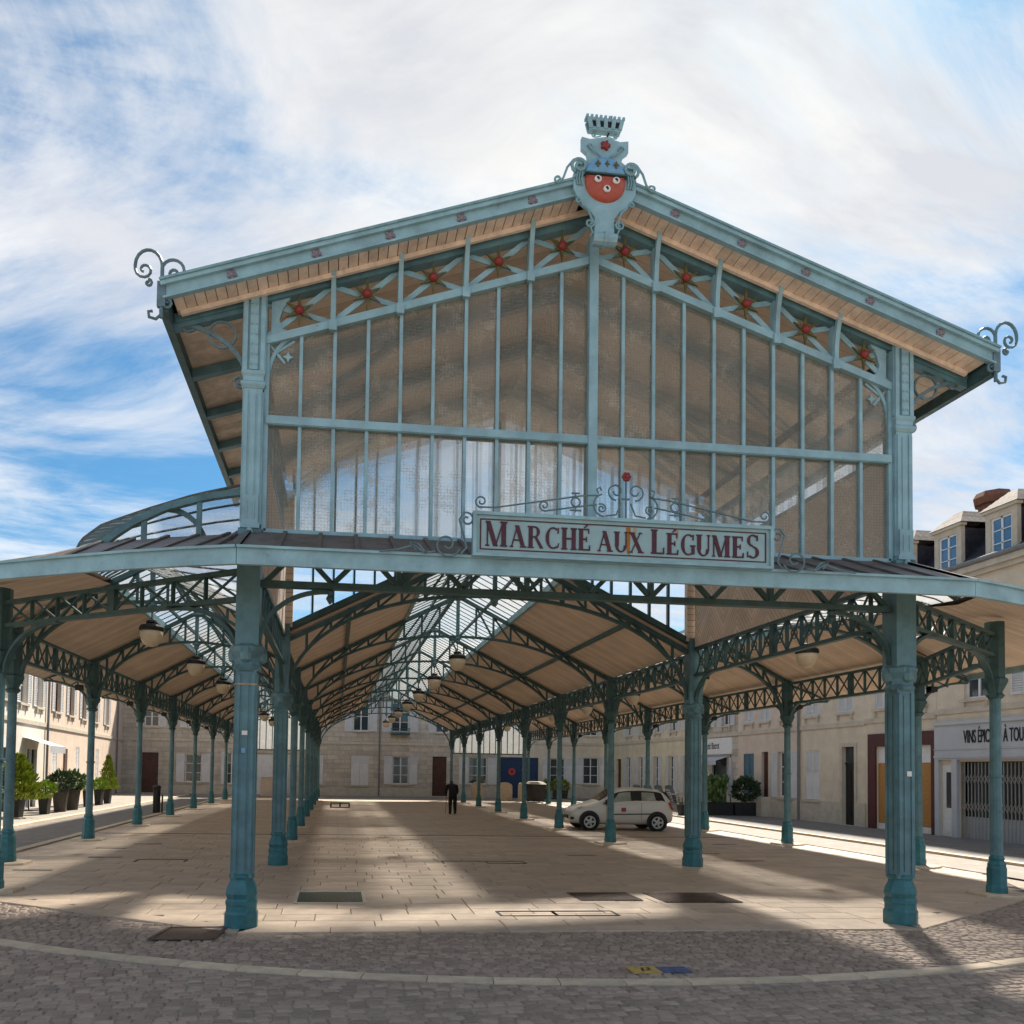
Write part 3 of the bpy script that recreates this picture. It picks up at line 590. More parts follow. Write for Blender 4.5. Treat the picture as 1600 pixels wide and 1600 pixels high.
# corner skirts: zinc fans rising to the glazed quarter vaults beside the pavilion
for s in (-1,1):
    ins=[(4.45,-.1,4.97),(4.75,.25,5.02),(5.6,.62,5.05),(6.6,1.1,5.06),(7.15,1.75,5.08),(7.46,2.5,5.13),(7.58,3.5,5.28),(7.70,4.6,5.46),(7.82,5.6,5.62),(7.9,6.4,5.75)]
    rf=MB(); un=MB(); sm=MB()
    for i in range(len(FAS)-1):
        a,b=FAS[i],FAS[i+1]; c,d=ins[i],ins[i+1]
        rf.quad((s*a[0],a[1],ZF1+.02),(s*b[0],b[1],ZF1+.02),(s*d[0],d[1],d[2]),(s*c[0],c[1],c[2]))
        un.quad((s*a[0]*.997,a[1],ZF1-.05),(s*b[0]*.997,b[1],ZF1-.05),(s*d[0],d[1],d[2]-.09),(s*c[0],c[1],c[2]-.09))
        for t in (0,.5):
            p=Vector((s*(a[0]+(b[0]-a[0])*t),a[1]+(b[1]-a[1])*t,ZF1+.03)); q=Vector((s*(c[0]+(d[0]-c[0])*t),c[1]+(d[1]-c[1])*t,c[2]+(d[2]-c[2])*t+.015)); sm.bar(p,q,.05,.035)
    rf.build('corner_roof',zinc,hall); un.build('corner_soffit',wood,hall); sm.build('roof_seams',zinc,hall)
    # glazed quarter vault leaning on the pavilion wall
    def prof(pts,n):
        out=[]
        for i in range(n+1):
            t=i/n*(len(pts)-1); j=min(int(t),len(pts)-2); q=t-j; out.append((pts[j][0]+(pts[j+1][0]-pts[j][0])*q,pts[j][1]+(pts[j+1][1]-pts[j][1])*q))
        return out
    fl_=1 if s<0 else .28
    f=[(x,1.2,5.06+(z-5.06)*fl_) for x,z in prof([(6.6,5.06),(6.45,5.2),(6.22,5.37),(5.76,5.62),(5.2,5.8),(4.6,5.92)],18)]; b=[(x,2.5,5.12+(z-5.12)*fl_) for x,z in prof([(7.44,5.12),(7.3,5.45),(7.0,5.7),(6.33,5.98),(5.6,6.25),(4.6,6.52)],18)]
    gb=[(7.9-(7.9-4.56)*i/18,D-.02,(5.75+.19*i if i<=2 else 6.13-.085*(i-2)) if s<0 else 5.5-.03*i) for i in range(19)]
    lo2=MB(); lb=MB()
    for i in range(18):
        lo2.quad(*[(s*p[0],p[1],p[2]) for p in (b[i],b[i+1],gb[i+1],gb[i])])
    lg=lo2.build('corner_skylight',skyglass,hall)
    for j in range(12):
        t=j/11; lb.strip([(s*(b[i][0]+(gb[i][0]-b[i][0])*t),b[i][1]+(gb[i][1]-b[i][1])*t,b[i][2]+(gb[i][2]-b[i][2])*t) for i in range(0,19,3)],.025,.03,(0,1,0))
    lb.build('glazing_bars',iron,lg)
    pn=MB(); br=MB()
    for i in range(18):
        pn.quad((s*f[i][0],f[i][1],f[i][2]),(s*f[i+1][0],f[i+1][1],f[i+1][2]),(s*b[i+1][0],b[i+1][1],b[i+1][2]),(s*b[i][0],b[i][1],b[i][2]))
    vo=pn.build('vault_glass',skyglass,hall)
    for i in range(19): br.bar((s*f[i][0],f[i][1],f[i][2]+.01),(s*b[i][0],b[i][1],b[i][2]+.01),.03,.04)
    br.build('glazing_bars',iron,vo)
    rb=MB(); rb.strip([(s*x,1.17,z) for x,_,z in f],.10,.09,(0,1,0)); rb.build('vault_rib',mid,hall)
    rb=MB(); rb.strip([(s*x,2.52,z+.02) for x,_,z in b],.06,.05,(0,1,0)); rb.build('vault_rib',zinc,hall)
    if s>0: continue
    po=MB(); po.box(s*5.3-.035,s*5.3+.035,1.14,1.2,5.0,5.75); po.box(s*6.05-.035,s*6.05+.035,1.14,1.2,5.0,5.5); po.strip([(s*(5.75-.55*math.cos(R(t))),1.3,5.02+.62*math.sin(R(t))) for t in range(0,101,10)],.06,.07,(0,1,0)); po.build('vault_posts',mid,hall)
# ---------------------------------------------------------------- pavilion: glazed gable
ZS,ZR,ZC,ZA=5.0,6.43,7.38,8.87     # sill, rail, chord at column, chord at centre
chz=lambda x: ZA-(ZA-ZC)*abs(x)/H
GW=4.45-.16; PW=GW/10
k=MB(); k.box(-GW,GW,-.07,.07,ZR-.06,ZR+.06); k.box(-GW,GW,-.085,-.07,ZR-.05,ZR+.05); k.build('transom_rail',pale,hall)
MB().box(-GW,GW,-.06,.06,ZS-.04,ZS+.03).build('sill_rail',pale,hall)
MB().box(-.06,.06,-.10,.10,ZS-.1,9.2).build('centre_post',pale,hall)
for s in (-1,1):
    for i in range(10):
        x0,x1=s*i*PW,s*(i+1)*PW
        if i: MB().box(x0-.022,x0+.022,-.045,.045,ZS,chz(x0)).build('mullion',pale,hall)
        a,b=sorted((x0,x1))
        MB().box(a+.02,b-.02,-.006,.006,ZS+.03,ZR-.06).build('glass_pane',glass,hall)
        k=MB(); pts=[(a+.02,ZR+.06),(b-.02,ZR+.06),(b-.02,chz(b)),(a+.02,chz(a))]; k.prism(pts,XZ(0),-.006,.006); k.build('glass_pane',glass,hall)
    MB().box(s*GW-.03,s*GW+.03,-.06,.06,ZS,ZC+.05).build('mullion',pale,hall)
    # truss over the glass: bottom chord, top chord, posts, crossed braces with stars
    MB().bar((s*(H-.1),0,chz(H-.1)+.03),(0,0,ZA+.03),.16,.10).build('gable_bottom_chord',pale,hall)
    MB().bar((s*(H+1.0),0,chz(H+1.0)+.60),(0,0,ZA+.60),.16,.12).build('gable_top_chord',mid,hall)
    for i in range(5):
        xa,xb=s*(H-.12-(H-.12)*i/5),s*(H-.12-(H-.12)*(i+1)/5); xm=(xa+xb)/2
        for (p,q,dy) in (((xa,chz(xa)+.08),(xb,chz(xb)+.56),-.01),((xa,chz(xa)+.56),(xb,chz(xb)+.08),.012)):
            MB().bar((p[0],dy,p[1]),(q[0],dy,q[1]),.07,.02,(0,1,0)).build('brace',pale,hall)
        zc=chz(xm)+.32; pts=[]
        for q in range(12):
            rr_=(.20 if q%2==0 else .06); rr_*=1.15 if q%6==0 else 1; a=PI/2+2*PI*q/12; pts.append((xm+rr_*math.cos(a),zc+rr_*math.sin(a)))
        st=MB(); st.prism(pts,XZ(-.05),-.012,.012); so=st.build('star',brass,hall)
        bo=MB(); bo.lathe([(.062,0),(.058,.03),(.035,.055),(.01,.062)],10); b_=bo.build('boss',red,so); b_.location=(xm,-.06,zc); b_.rotation_euler=(R(90),0,0)
        if i<4:
            px=xb
            # post with a curved bracket reaching out to the verge
            z0=chz(px); kk=MB(); kk.box(px-.035,px+.035,-.07,.04,z0-.06,z0+.62)
            kk.strip([(px,-.07-.30*(1-math.cos(R(t))),z0+.05+.78*math.sin(R(t))) for t in range(0,91,9)],.06,.06,(1,0,0)); kk.tube([(px-.045,-.38,z0+.78),(px+.045,-.38,z0+.78)],.06,10); kk.box(px-.05,px+.05,-.11,-.06,z0-.07,z0+.06); kk.build('verge_bracket',pale,hall)
    # plate with rounded opening beside the column and corner bracket with a star
    k=MB(); k.strip([(s*(H-.17-.42*(1-math.cos(R(t)))),0,6.95+.62*math.sin(R(t))) for t in range(0,91,9)],.05,.045,(0,1,0)); k.bar((s*(H-.17),0,7.45),(s*(H-.38),0,7.2),.03,.03,(0,1,0)); k.bar((s*(H-.5),0,7.5),(s*(H-.22),0,7.3),.03,.03,(0,1,0)); k.prism([(s*(H-.42)+(.07 if q%2==0 else .03)*math.cos(PI*q/4),7.28+(.07 if q%2==0 else .03)*math.sin(PI*q/4)) for q in range(8)],XZ(0),-.03,.03); k.build('corner_brace',pale,hall)
    k=MB(); x=s*(H-.2); k.prism([(x,chz(x)+.06),(x-s*.26,chz(x-s*.26)+.07),(x-s*.14,chz(x)+.2),(x-s*.10,chz(x)+.32),(x-s*.14,chz(x)+.46),(x-s*.26,chz(x-s*.26)+.57),(x,chz(x)+.57)],XZ(0),-.03,.03); k.build('spandrel_plate',pale,hall)
# roof of the pavilion
OV,EF=1.06,.45; RE=H+OV; RZE,RZA=7.85,9.75; rsl=(RZA-RZE)/RE; rz=lambda x: RZA-rsl*abs(x)
for s in (-1,1):
    slope('pavilion_roof',s*RE,RZE-.06,0,RZA-.06,-EF,D+.4,zinc,.06)
    slope('pavilion_ceiling',s*H,rz(H)-.15,0,RZA-.15,.05,D+.4,wood,.06)
    # barge board with rosettes
    k=MB(); k.add([(s*RE,-EF-.03,RZE-.20),(0,-EF-.03,RZA-.20),(0,-EF-.03,RZA-.02),(s*RE,-EF-.03,RZE-.02),(s*RE,-EF+.02,RZE-.20),(0,-EF+.02,RZA-.20),(0,-EF+.02,RZA-.02),(s*RE,-EF+.02,RZE-.02)],[(0,1,2,3),(7,6,5,4),(0,4,5,1),(1,5,6,2),(2,6,7,3),(3,7,4,0)]); bb=k.build('barge_board',pale,hall)
    k=MB(); k.bar((s*(RE+.03),-EF-.04,RZE-.03),(0,-EF-.04,RZA-.03),.08,.05); k.bar((s*RE,-EF-.035,RZE-.19),(0,-EF-.035,RZA-.19),.05,.025); k.build('moulding',pale,bb)
    MB().bar((s*(RE+.04),-EF-.03,RZE+.01),(0,-EF-.03,RZA+.01),.14,.03).build('verge_tiles',pale2,bb)
    for x in (.95,1.87,2.77,3.68,4.7):
        q=MB(); q.lathe([(.03,0),(.03,.025),(.012,.035)],8)
        for t in range(5): q.lathe([(.026,0),(.026,.018),(.01,.025)],6,(.042*math.cos(2*PI*t/5),.042*math.sin(2*PI*t/5)))
        o=q.build('rosette',rosem,bb); o.location=(s*x,-EF-.03,rz(x)-.11); o.rotation_euler=(R(90),0,0)
    # soffit boards under the front verge and under the side eave, one by one
    x=.28
    while x<RE-.12:
        xe=x+.125; k=MB(); k.add([(s*(x+.005),-EF+.02,rz(x)-.20),(s*(xe-.005),-EF+.02,rz(xe)-.20),(s*(xe-.005),.0,rz(xe)-.20),(s*(x+.005),.0,rz(x)-.20),(s*(x+.005),-EF+.02,rz(x)-.17),(s*(xe-.005),-EF+.02,rz(xe)-.17),(s*(xe-.005),.0,rz(xe)-.17),(s*(x+.005),0,rz(x)-.17)],[(0,3,2,1),(4,5,6,7),(0,1,5,4),(1,2,6,5),(2,3,7,6),(3,0,4,7)]); k.build('soffit_board',soff,hall); x=xe
    MB().bar((s*(RE-.15),-.16,rz(RE-.15)-.235),(0,-.16,RZA-.235),.05,.06).build('soffit_batten',soff,hall)
    v=.02
    while v<D+.3:
        k=MB(); x0,x1=H+.12,RE-.03; k.add([(s*x0,v,rz(x0)-.20),(s*x1,v,rz(x1)-.20),(s*x1,v+.19,rz(x1)-.20),(s*x0,v+.19,rz(x0)-.20),(s*x0,v,rz(x0)-.17),(s*x1,v,rz(x1)-.17),(s*x1,v+.19,rz(x1)-.17),(s*x0,v+.19,rz(x0)-.17)],[(0,3,2,1),(4,5,6,7),(0,1,5,4),(1,2,6,5),(2,3,7,6),(3,0,4,7)]); k.build('soffit_board',soff,hall); v+=.2
    for v in (.0,1.28,2.56,3.84,5.12,6.4): MB().bar((s*(H+.05),v,rz(H)-.32),(s*(RE-.03),v,rz(RE)-.27),.12,.12).build('eave_rafter',mid,hall)
    MB().box(s*RE-.05,s*RE+.05,-EF,D+.4,RZE-.34,RZE-.06).build('eave_gutter',iron,hall)
    # side wall, boarded in chevrons inside
    MB().box(s*H-.05,s*H+.05,.17,D-.17,4.76,6.56).build('side_wall',chev,hall); MB().box(s*H-.06,s*H+.06,.17,D-.17,6.56,6.62).build('clerestory_sill',mid,hall); MB().box(s*H-.06,s*H+.06,.17,D-.17,7.36,7.46).build('wall_plate',mid,hall)
    for q in range(8): MB().box(s*H-.006,s*H+.006,.2+.75*q,.2+.75*(q+1)-.05,6.62,7.36).build('clerestory_pane',backglass,hall)
    for q in range(1,8): MB().box(s*H-.03,s*H+.03,.15+.75*q,.2+.75*q,6.62,7.36).build('clerestory_mullion',mid,hall)
    # big scrolled eave bracket
    k=MB(); k.strip([(s*(H+.12+1.0*(1-math.cos(R(t)))),0,6.98+.66*math.sin(R(t))) for t in range(0,91,6)],.05,.05,(0,1,0)); k.strip([(s*(H+.12+.07+a),0,6.93+b) for a,b in spiral(0,0,.09,.02,180,1.5)],.04,.025,(0,1,0))
    k.strip([(s*(H+.42+a),0,7.52+b) for a,b in arc(0,0,.17,0,360,18)],.03,.025,(0,1,0)); k.strip([(s*(H+.85+a),0,7.62+b) for a,b in spiral(0,0,.10,.02,200,1.4)],.03,.025,(0,1,0)); k.build('eave_scroll',scroll_m,hall)
    # corner finial scroll
    k=MB(); X=RE+.02; Yf=-EF-.02
    k.tube([(s*(X),Yf,7.42),(s*X,Yf,7.6),(s*X,Yf,7.9),(s*(X+.0),Yf,8.05)]+[(s*(X+.16+a),Yf,8.05+b) for a,b in arc(0,0,.16,180,0,9,.20)]+[(s*(X+.21+a),Yf,8.0+b) for a,b in spiral(0,0,.11,.025,0,-1.2,14)],[.024]*4+[.021]*10+[.018]*15,6)
    k.tube([(s*(X+.16+a),Yf,7.86-.02+b) for a,b in spiral(0,0,.05,.01,90,1.1,10)],.018,5)
    k.tube([(s*(X-.13+a),Yf,8.02+b) for a,b in arc(0,0,.13,0,200,9)]+[(s*(X-.15+a),Yf,7.98+b) for a,b in spiral(0,0,.09,.02,190,1.1,12)],.02,5)
    k.tube([(s*(X),Yf,7.55),(s*(X+.0),Yf,7.46),(s*(X+.06),Yf,7.40),(s*(X+.14),Yf,7.42),(s*(X+.15),Yf,7.49),(s*(X+.10),Yf,7.5)],.02,5); k.tube([(s*(X-.06+a),Yf,7.6+b) for a,b in spiral(0,0,.07,.015,60,1.3,12)],.018,5)
    k.box(s*X-.05,s*X+.05,Yf-.03,Yf+.03,7.55,7.86); k.build('corner_finial',scroll_m,hall)
# inner rafters and purlins of the pavilion roof, seen through the glass
for v in (1.6,3.2,4.8):
    for s in (-1,1):
        MB().bar((s*H,v,rz(H)-.30),(0,v,RZA-.30),.14,.22).build('rafter',mid,hall); MB().bar((s*H,v,7.0),(s*H*.55,v,rz(H*.55)-.4),.09,.09).build('rafter_strut',mid,hall)
# back wall of the pavilion: glass above the nave roof
nz=lambda x: NZA-(NZA-NZE)*abs(x)/H+.28
for s in (-1,1):
    for i in range(10):
        a,b=sorted((s*i*PW,s*(i+1)*PW)); k=MB(); k.prism([(a+.015,nz(a)),(b-.015,nz(b)),(b-.015,rz(b)-.2),(a+.015,rz(a)-.2)],XZ(D),-.005,.005); k.build('back_pane',backglass,hall)
        x=s*(i+1)*PW; MB().box(x-.022,x+.022,D-.045,D+.045,nz(x)-.1,rz(x)-.18).build('back_mullion',iron,hall)
    MB().bar((s*H,D,nz(H)-.05),(0,D,nz(0)-.05),.1,.12).build('back_sill',iron,hall)
[MB().box(min(q*4.26,q*4.5),max(q*4.26,q*4.5),D-.10,D+.04,4.9,7.75).build('back_jamb',chev,hall) for q in (-1,1)]
MB().box(-.08,.08,D-.08,D+.08,NZA,9.5).build('back_mullion',iron,hall); MB().box(-H,H,D-.06,D+.06,ZR-.05,ZR+.05).build('back_rail',iron,hall)
# ---------------------------------------------------------------- pendant lamps
def lamp(x,v,z,label,group):
    t=thing('pendant_lamp',label,'lamp',(x,v,z),0,group)
    MB().tube([(0,0,.22),(0,0,.42)],.012,6).build('rod',black,t)
    MB().lathe([(.05,.24),(.10,.22),(.12,.18),(.10,.15),(.22,.12),(.245,.08),(.245,.02),(.235,.0)],16).build('cap',black,t)
    MB().lathe([(.232,.0),(.225,-.10),(.19,-.2),(.13,-.28),(.05,-.31)],16).build('globe',lampglass,t,smooth=True); return t
l0=None
for v in rows[1:]:
    lab='opal globe pendant lamp hanging from a king post in the central nave'
    if l0 is None: l0=lamp(0,v,5.08,lab,'lamps of the central nave')
    else: dup(l0,(0,v,5.08))
for s,lab,grp in ((-1,'opal globe pendant lamp hanging in the aisle beside the potted plants','lamps of the aisle by the plants'),(1,'opal globe pendant lamp hanging in the aisle where the car is parked','lamps of the aisle by the car')):
    for v in rows[:7]: q=dup(l0,(s*(H+A/2),v,4.72),label=lab); q['group']=grp
# floodlights clamped to the outer columns
f0=None
for s,lab,grp in ((-1,'small black floodlight clamped to an outer column on the potted plant side','floodlights on the plant side'),(1,'small black floodlight clamped to an outer column facing the shuttered shops','floodlights on the shop side')):
    for v in rows[:6]:
        if f0 is None:
            f0=thing('floodlight',lab,'floodlight',(s*(OUT+.3),v-.1,4.0),0,grp)
            MB().box(-.08,.08,-.06,.06,-.06,.06).box(-.1,.1,-.075,-.06,-.075,.075).build('housing',black,f0); MB().tube([(-.3,.1,.05),(-.1,.05,.16),(.1,.0,.16),(.16,0,0)],.015,5).build('yoke',black,f0)
        else: q=dup(f0,(s*(OUT+.3),v-.1,4.0),0 if s<0 else PI,label=lab); q['group']=grp
# ---------------------------------------------------------------- sign board
SV=-1.42
sg=thing('sign_board','long pale sign lettered MARCHE AUX LEGUMES in plum on the front eave','sign',(-.03,SV,4.46)); sg.scale=(.965,1,.95)
k=MB(); k.box(-1.82,1.82,0,.05,0,.46); pnl=k.build('panel',signm,sg)
k=MB(); k.box(-1.86,1.86,-.03,.06,.46,.50); k.box(-1.86,1.86,-.03,.06,-.035,0); k.box(-1.86,-1.82,-.03,.06,0,.46); k.box(1.82,1.86,-.03,.06,0,.46); k.build('frame',pale,sg)
k=MB(); k.box(-1.775,1.775,-.008,0,.405,.418); k.box(-1.775,1.775,-.008,0,.045,.058); k.box(-1.775,-1.76,-.008,0,.058,.405); k.box(1.76,1.775,-.008,0,.058,.405); k.build('painted_border',plum,sg)
def letter(ch):
    """outline strokes on a unit-high cap: list of polygons"""
    T,t,sf=.225,.07,.05
    def st(x0,x1,w0,w1=None,y0=0,y1=1):
        w1=w1 or w0; return [(x0-w0/2,y0),(x0+w0/2,y0),(x1+w1/2,y1),(x1-w1/2,y1)]
    def serif(x,w,y): return [(x-w/2-.06,y-(0 if y==0 else .055)),(x+w/2+.06,y-(0 if y==0 else .055)),(x+w/2+.06,y+(.055 if y==0 else 0)),(x-w/2-.06,y+(.055 if y==0 else 0))]
    def ring(cx,cy,rx,ry,a0,a1,wt,n=16):
        o=[];i_=[]
        for k in range(n+1):
            a=R(a0+(a1-a0)*k/n); ww=t+(wt-t)*abs(math.cos(a)); o.append((cx+rx*math.cos(a),cy+ry*math.sin(a))); i_.append((cx+(rx-ww)*math.cos(a),cy+(ry-t)*math.sin(a)))
        return o+i_[::-1]
    if ch=='M': return [st(.1,.1,t),serif(.1,t,0),st(.13,.5,T,T,1,0),st(.86,.5,t,t,1,0),st(.9,.9,T),serif(.9,T,0),serif(.1,t,1),serif(.9,T,1)],1.12
    if ch=='A': return [st(.1,.42,t,t),st(.75,.40,T,T),[(.2,.3),(.66,.3),(.64,.36),(.22,.36)],serif(.1,t,0),serif(.75,T,0)],.93
    if ch=='R': return [st(.15,.15,T),serif(.15,T,0),serif(.15,T,1),ring(.36,.74,.3,.26,90,-90,.17),[(.15,.94),(.37,.94),(.37,1),(.15,1)],[(.15,.48),(.37,.48),(.37,.54),(.15,.54)],[(.36,.5),(.5,.5),(.86,0),(.68,0)]],.88
    if ch=='C' or ch=='G':
        l=[ring(.45,.5,.43,.5,55,305,.19)]; l.append([(.68,.72),(.76,.72),(.76,.98),(.71,.98)])
        if ch=='G': l+=[st(.72,.72,.17,.17,.06,.45),[(.55,.42),(.86,.42),(.86,.48),(.55,.48)]]
        else: l.append([(.68,.05),(.74,.08),(.78,.28),(.72,.26)])
        return l,.84
    if ch=='H': return [st(.15,.15,T),st(.68,.68,T),[(.15,.47),(.68,.47),(.68,.54),(.15,.54)],serif(.15,T,0),serif(.68,T,0),serif(.15,T,1),serif(.68,T,1)],.86
    if ch in 'EÉ':
        l=[st(.15,.15,T),serif(.15,T,0),serif(.15,T,1),[(.15,.94),(.6,.94),(.6,1),(.15,1)],[(.15,0),(.64,0),(.64,.06),(.15,.06)],[(.15,.48),(.46,.48),(.46,.55),(.15,.55)],[(.56,.78),(.6,.78),(.6,1),(.54,1)],[(.58,.0),(.66,0),(.66,.24),(.62,.24)],[(.44,.4),(.48,.4),(.48,.63),(.44,.63)]]
        if ch=='É': l.append([(.3,1.04),(.38,1.04),(.56,1.17),(.44,1.18)])
        return l,.72
    if ch=='U': return [st(.15,.15,T,T,.3,1),st(.7,.7,t,t,.3,1),serif(.15,T,1),serif(.7,t,1),ring(.395,.33,.34,.34,180,360,.17)],.82
    if ch=='X': return [st(.7,.14,T,T),st(.1,.66,t,t),serif(.1,t,0),serif(.7,T,0),serif(.14,T,1),serif(.66,t,1)],.90
    if ch=='L': return [st(.15,.15,T),serif(.15,T,0),serif(.15,T,1),[(.15,0),(.64,0),(.64,.06),(.15,.06)],[(.58,0),(.66,0),(.66,.27),(.62,.27)]],.72
    if ch=='S': return [ring(.36,.745,.3,.255,40,270,.15),ring(.36,.255,.32,.255,90,-140,.17),[(.55,.74),(.62,.74),(.62,.97),(.57,.97)],[(.06,.04),(.11,.04),(.11,.28),(.06,.28)]],.72
TW=sum(sum(letter(c)[1]*.93*(.30 if (w_!='AUX' and (i_==0 or (w_=='LÉGUMES' and i_==6))) else .25 if w_=='AUX' else .265)+.022 for i_,c in enumerate(w_)) for w_ in ('MARCHÉ','AUX','LÉGUMES'))+.15
FX=3.42/TW
x=-1.71
for word,gap in (('MARCHÉ',.07),('AUX',.08),('LÉGUMES',0)):
    for ci,ch in enumerate(word):
        h_=.30 if (word!='AUX' and (ci==0 or (word=='LÉGUMES' and ci==6))) else .265
        if word=='AUX': h_=.25
        polys,wd=letter(ch); k=MB(); sx=h_*.93*FX
        for n_,p in enumerate(polys): k.prism([(x+a*sx,.09+b*h_) for a,b in p],lambda a,b,d:(a,d,b),-.010-.0006*n_,.001)
        k.build('letter',plum,sg); x+=wd*sx+.022*FX
    x+=gap*FX
LETTER_END=x
for x0,x1,m,n_ in ((.0,.06,rust,0),(.09,.13,rust2,1),(.62,.66,rust2,2),(1.05,1.08,rust2,3)):
    k=MB(); k.add([(x0,-.0018-.0004*n_,.40),(x1,-.0018-.0004*n_,.40),(x1-.012,-.0018-.0004*n_,.06+.1*n_),(x0+.012,-.0018-.0004*n_,.08+.1*n_)],[(0,1,2,3)]); k.build('rust_streak',m,sg)
# wrought iron cresting
def iron2(pts,r=.011): return MB().tube([(a,.01,b) for a,b in pts],r,5)
cre=MB()
for s in (-1,1):
    for pts in ([(s*1.78,.56),(s*1.6,.56),(s*.55,.76),(s*.33,.78)]+[(s*(.26+a),.66+b) for a,b in spiral(0,0,.14,.14,75,-.45,8)], [(s*(1.76+a),.63+b) for a,b in spiral(0,0,.08,.02,-100,1.3,14)], [(s*(1.0+a),.62+b) for a,b in spiral(0,0,.07,.015,-100,1.3,14)], [(s*1.0,.55),(s*.5,.64),(s*.36,.66)], [(s*(.30+a),.62+b) for a,b in spiral(0,0,.06,.015,60,1.4,14)], [(s*(.62+a),.68+b) for a,b in arc(0,0,.055,0,360,12)], [(s*.62,.74),(s*.62,.80)],[(s*.57,.79),(s*.67,.79)],[(s*.62,.62),(s*.62,.56)],[(s*.55,.58),(s*.69,.58)], [(s*.25,.53),(s*.12,.55),(s*.06,.7)], [(s*(.12+a),.84+b) for a,b in spiral(0,0,.11,.03,-90,1.25,16)], [(s*.34,.80),(s*.36,.86),(s*.32,.88),(s*.30,.84)]):
        cre.tube([(a,.01,b) for a,b in pts],.011,5)
    side=MB()
    for pts in ([(s*(1.93+a),.40+b) for a,b in spiral(0,0,.09,.02,60,1.2,14)]+[], [(s*1.95,.49),(s*2.02,.40),(s*1.96,.2),(s*1.93,.06),(s*2.0,-.02)], [(s*(2.16+a),.09+b) for a,b in spiral(0,0,.16,.03,200,1.35,20)], [(s*2.3,.0),(s*2.42,-.02),(s*2.55,.06),(s*2.75,.0),(s*2.95,-.03)], [(s*2.4,-.03),(s*2.5,.08),(s*2.6,.10),(s*2.52,.0)]): side.tube([(a,.01,b) for a,b in pts],.013,5)
    side.build('side_scroll',scroll_m,sg)
cre.tube([(0,.01,.5),(0,.01,.98)],.014,6); cre.box(-.05,.05,0,.02,.74,.76); cre.build('cresting',scroll_m,sg)
k=MB()
for t in range(6): k.lathe([(.026,0),(.024,.02),(.008,.03)],7,(.035*math.cos(2*PI*t/6),.035*math.sin(2*PI*t/6)))
k.lathe([(.025,0),(.02,.035)],8); o=k.build('flower',red,sg); o.location=(0,-.0,1.02); o.rotation_euler=(R(90),0,0)
# ---------------------------------------------------------------- coat of arms on the gable
CA=thing('coat_of_arms','painted iron coat of arms with red and blue shield and mural crown on the gable','coat of arms',(-.02,-.52,8.84)); CA.scale=(1,1,.95)
def mir(p): return p+[(-a,b) for a,b in p[::-1]]
half=[(.0,.02),(.13,.02),(.13,.30),(.20,.40),(.33,.50),(.41,.66),(.42,.86),(.38,1.0),(.26,1.07),(.22,1.10),(.24,1.18),(.31,1.24),(.31,1.40),(.20,1.38),(.0,1.43)]
k=MB(); k.prism([(a,b) for a,b in half]+[(-a,b) for a,b in half[::-1] if a>0],lambda a,b,d:(a,d,b),-.03,.03); k.build('cartouche',pale,CA)
k=MB(); k.lathe([(.14,-.17),(.15,0),(.14,.17)],12); k.lathe([(.17,-.02),(.17,.02)],12); o=k.build('scroll_foot',pale,CA); o.location=(0,-.02,.0); o.rotation_euler=(0,R(90),0); o.scale=(.6,.6,.9)
def dome(poly,cx,cz,depth,n=5):
    mb=MB(); rings=[]; N_=len(poly)
    for j in range(n+1):
        t=j/n; sc=math.cos(t*PI/2); rings.append([(cx+(a-cx)*sc,-.03-depth*math.sin(t*PI/2),cz+(b-cz)*sc) for a,b in poly])
    vs=[p for r_ in rings for p in r_]; fs=[(j*N_+i,j*N_+(i+1)%N_,(j+1)*N_+(i+1)%N_,(j+1)*N_+i) for j in range(n) for i in range(N_)]
    return mb.add(vs,fs)
lower=[(.27,.86)]+[(.27*math.cos(R(t)),.78+.26*math.sin(R(t))*1.05) for t in range(0,-181,-12)]+[(-.27,.86)]
upper_=[(-.275,.87)]+[(.275*math.cos(R(t)),.87+.26*math.sin(R(t))) for t in range(168,11,-12)]+[(.275,.87)]
dome(lower,0,.74,.09).build('red_field',red if False else mat('coral_enamel',(.42,.085,.05),.45,.12,10),CA,smooth=True); dome(upper_,0,.93,.09).build('blue_field',blue,CA,smooth=True)
k=MB(); k.box(-.28,.28,-.10,-.03,.855,.875); k.build('field_divider',iron,CA)
for a,b in ((-.12,.76),(.12,.76),(0,.64)):
    q=MB(); q.lathe([(.048,0),(.044,.014),(.03,.02)],14); o=q.build('coin',white,CA); o.location=(a,-.118 if b>.7 else -.112,b); o.rotation_euler=(R(90),0,0)
    q=MB(); q.box(-.006,.006,-.003,0,-.025,.025); q.box(-.02,.02,-.003,0,-.004,.006); q.box(-.022,-.012,-.003,0,.0,.02); q.box(.0,.02,-.003,0,-.022,-.014); o=q.build('coin_mark',black,CA); o.location=(a,-.141 if b>.7 else -.135,b)
for a in (-.12,0,.12):
    q=MB(); q.prism([(0,.05),(.018,.02),(.012,0),(.03,.012),(.036,-.012),(.012,-.02),(.012,-.05),(-.012,-.05),(-.012,-.02),(-.036,-.012),(-.03,.012),(-.012,0),(-.018,.02)],lambda x,z,d:(x,d,z),-.008,0); o=q.build('fleur_de_lis',brass,CA); o.location=(a,-.112,.985)
q=MB(); q.lathe([(.05,0),(.045,.03),(.02,.045)],10)
for t in range(5): q.lathe([(.025,0),(.02,.03)],6,(.045*math.cos(2*PI*t/5),.045*math.sin(2*PI*t/5)))
o=q.build('rose',red,CA); o.location=(0,-.03,1.30); o.rotation_euler=(R(90),0,0)
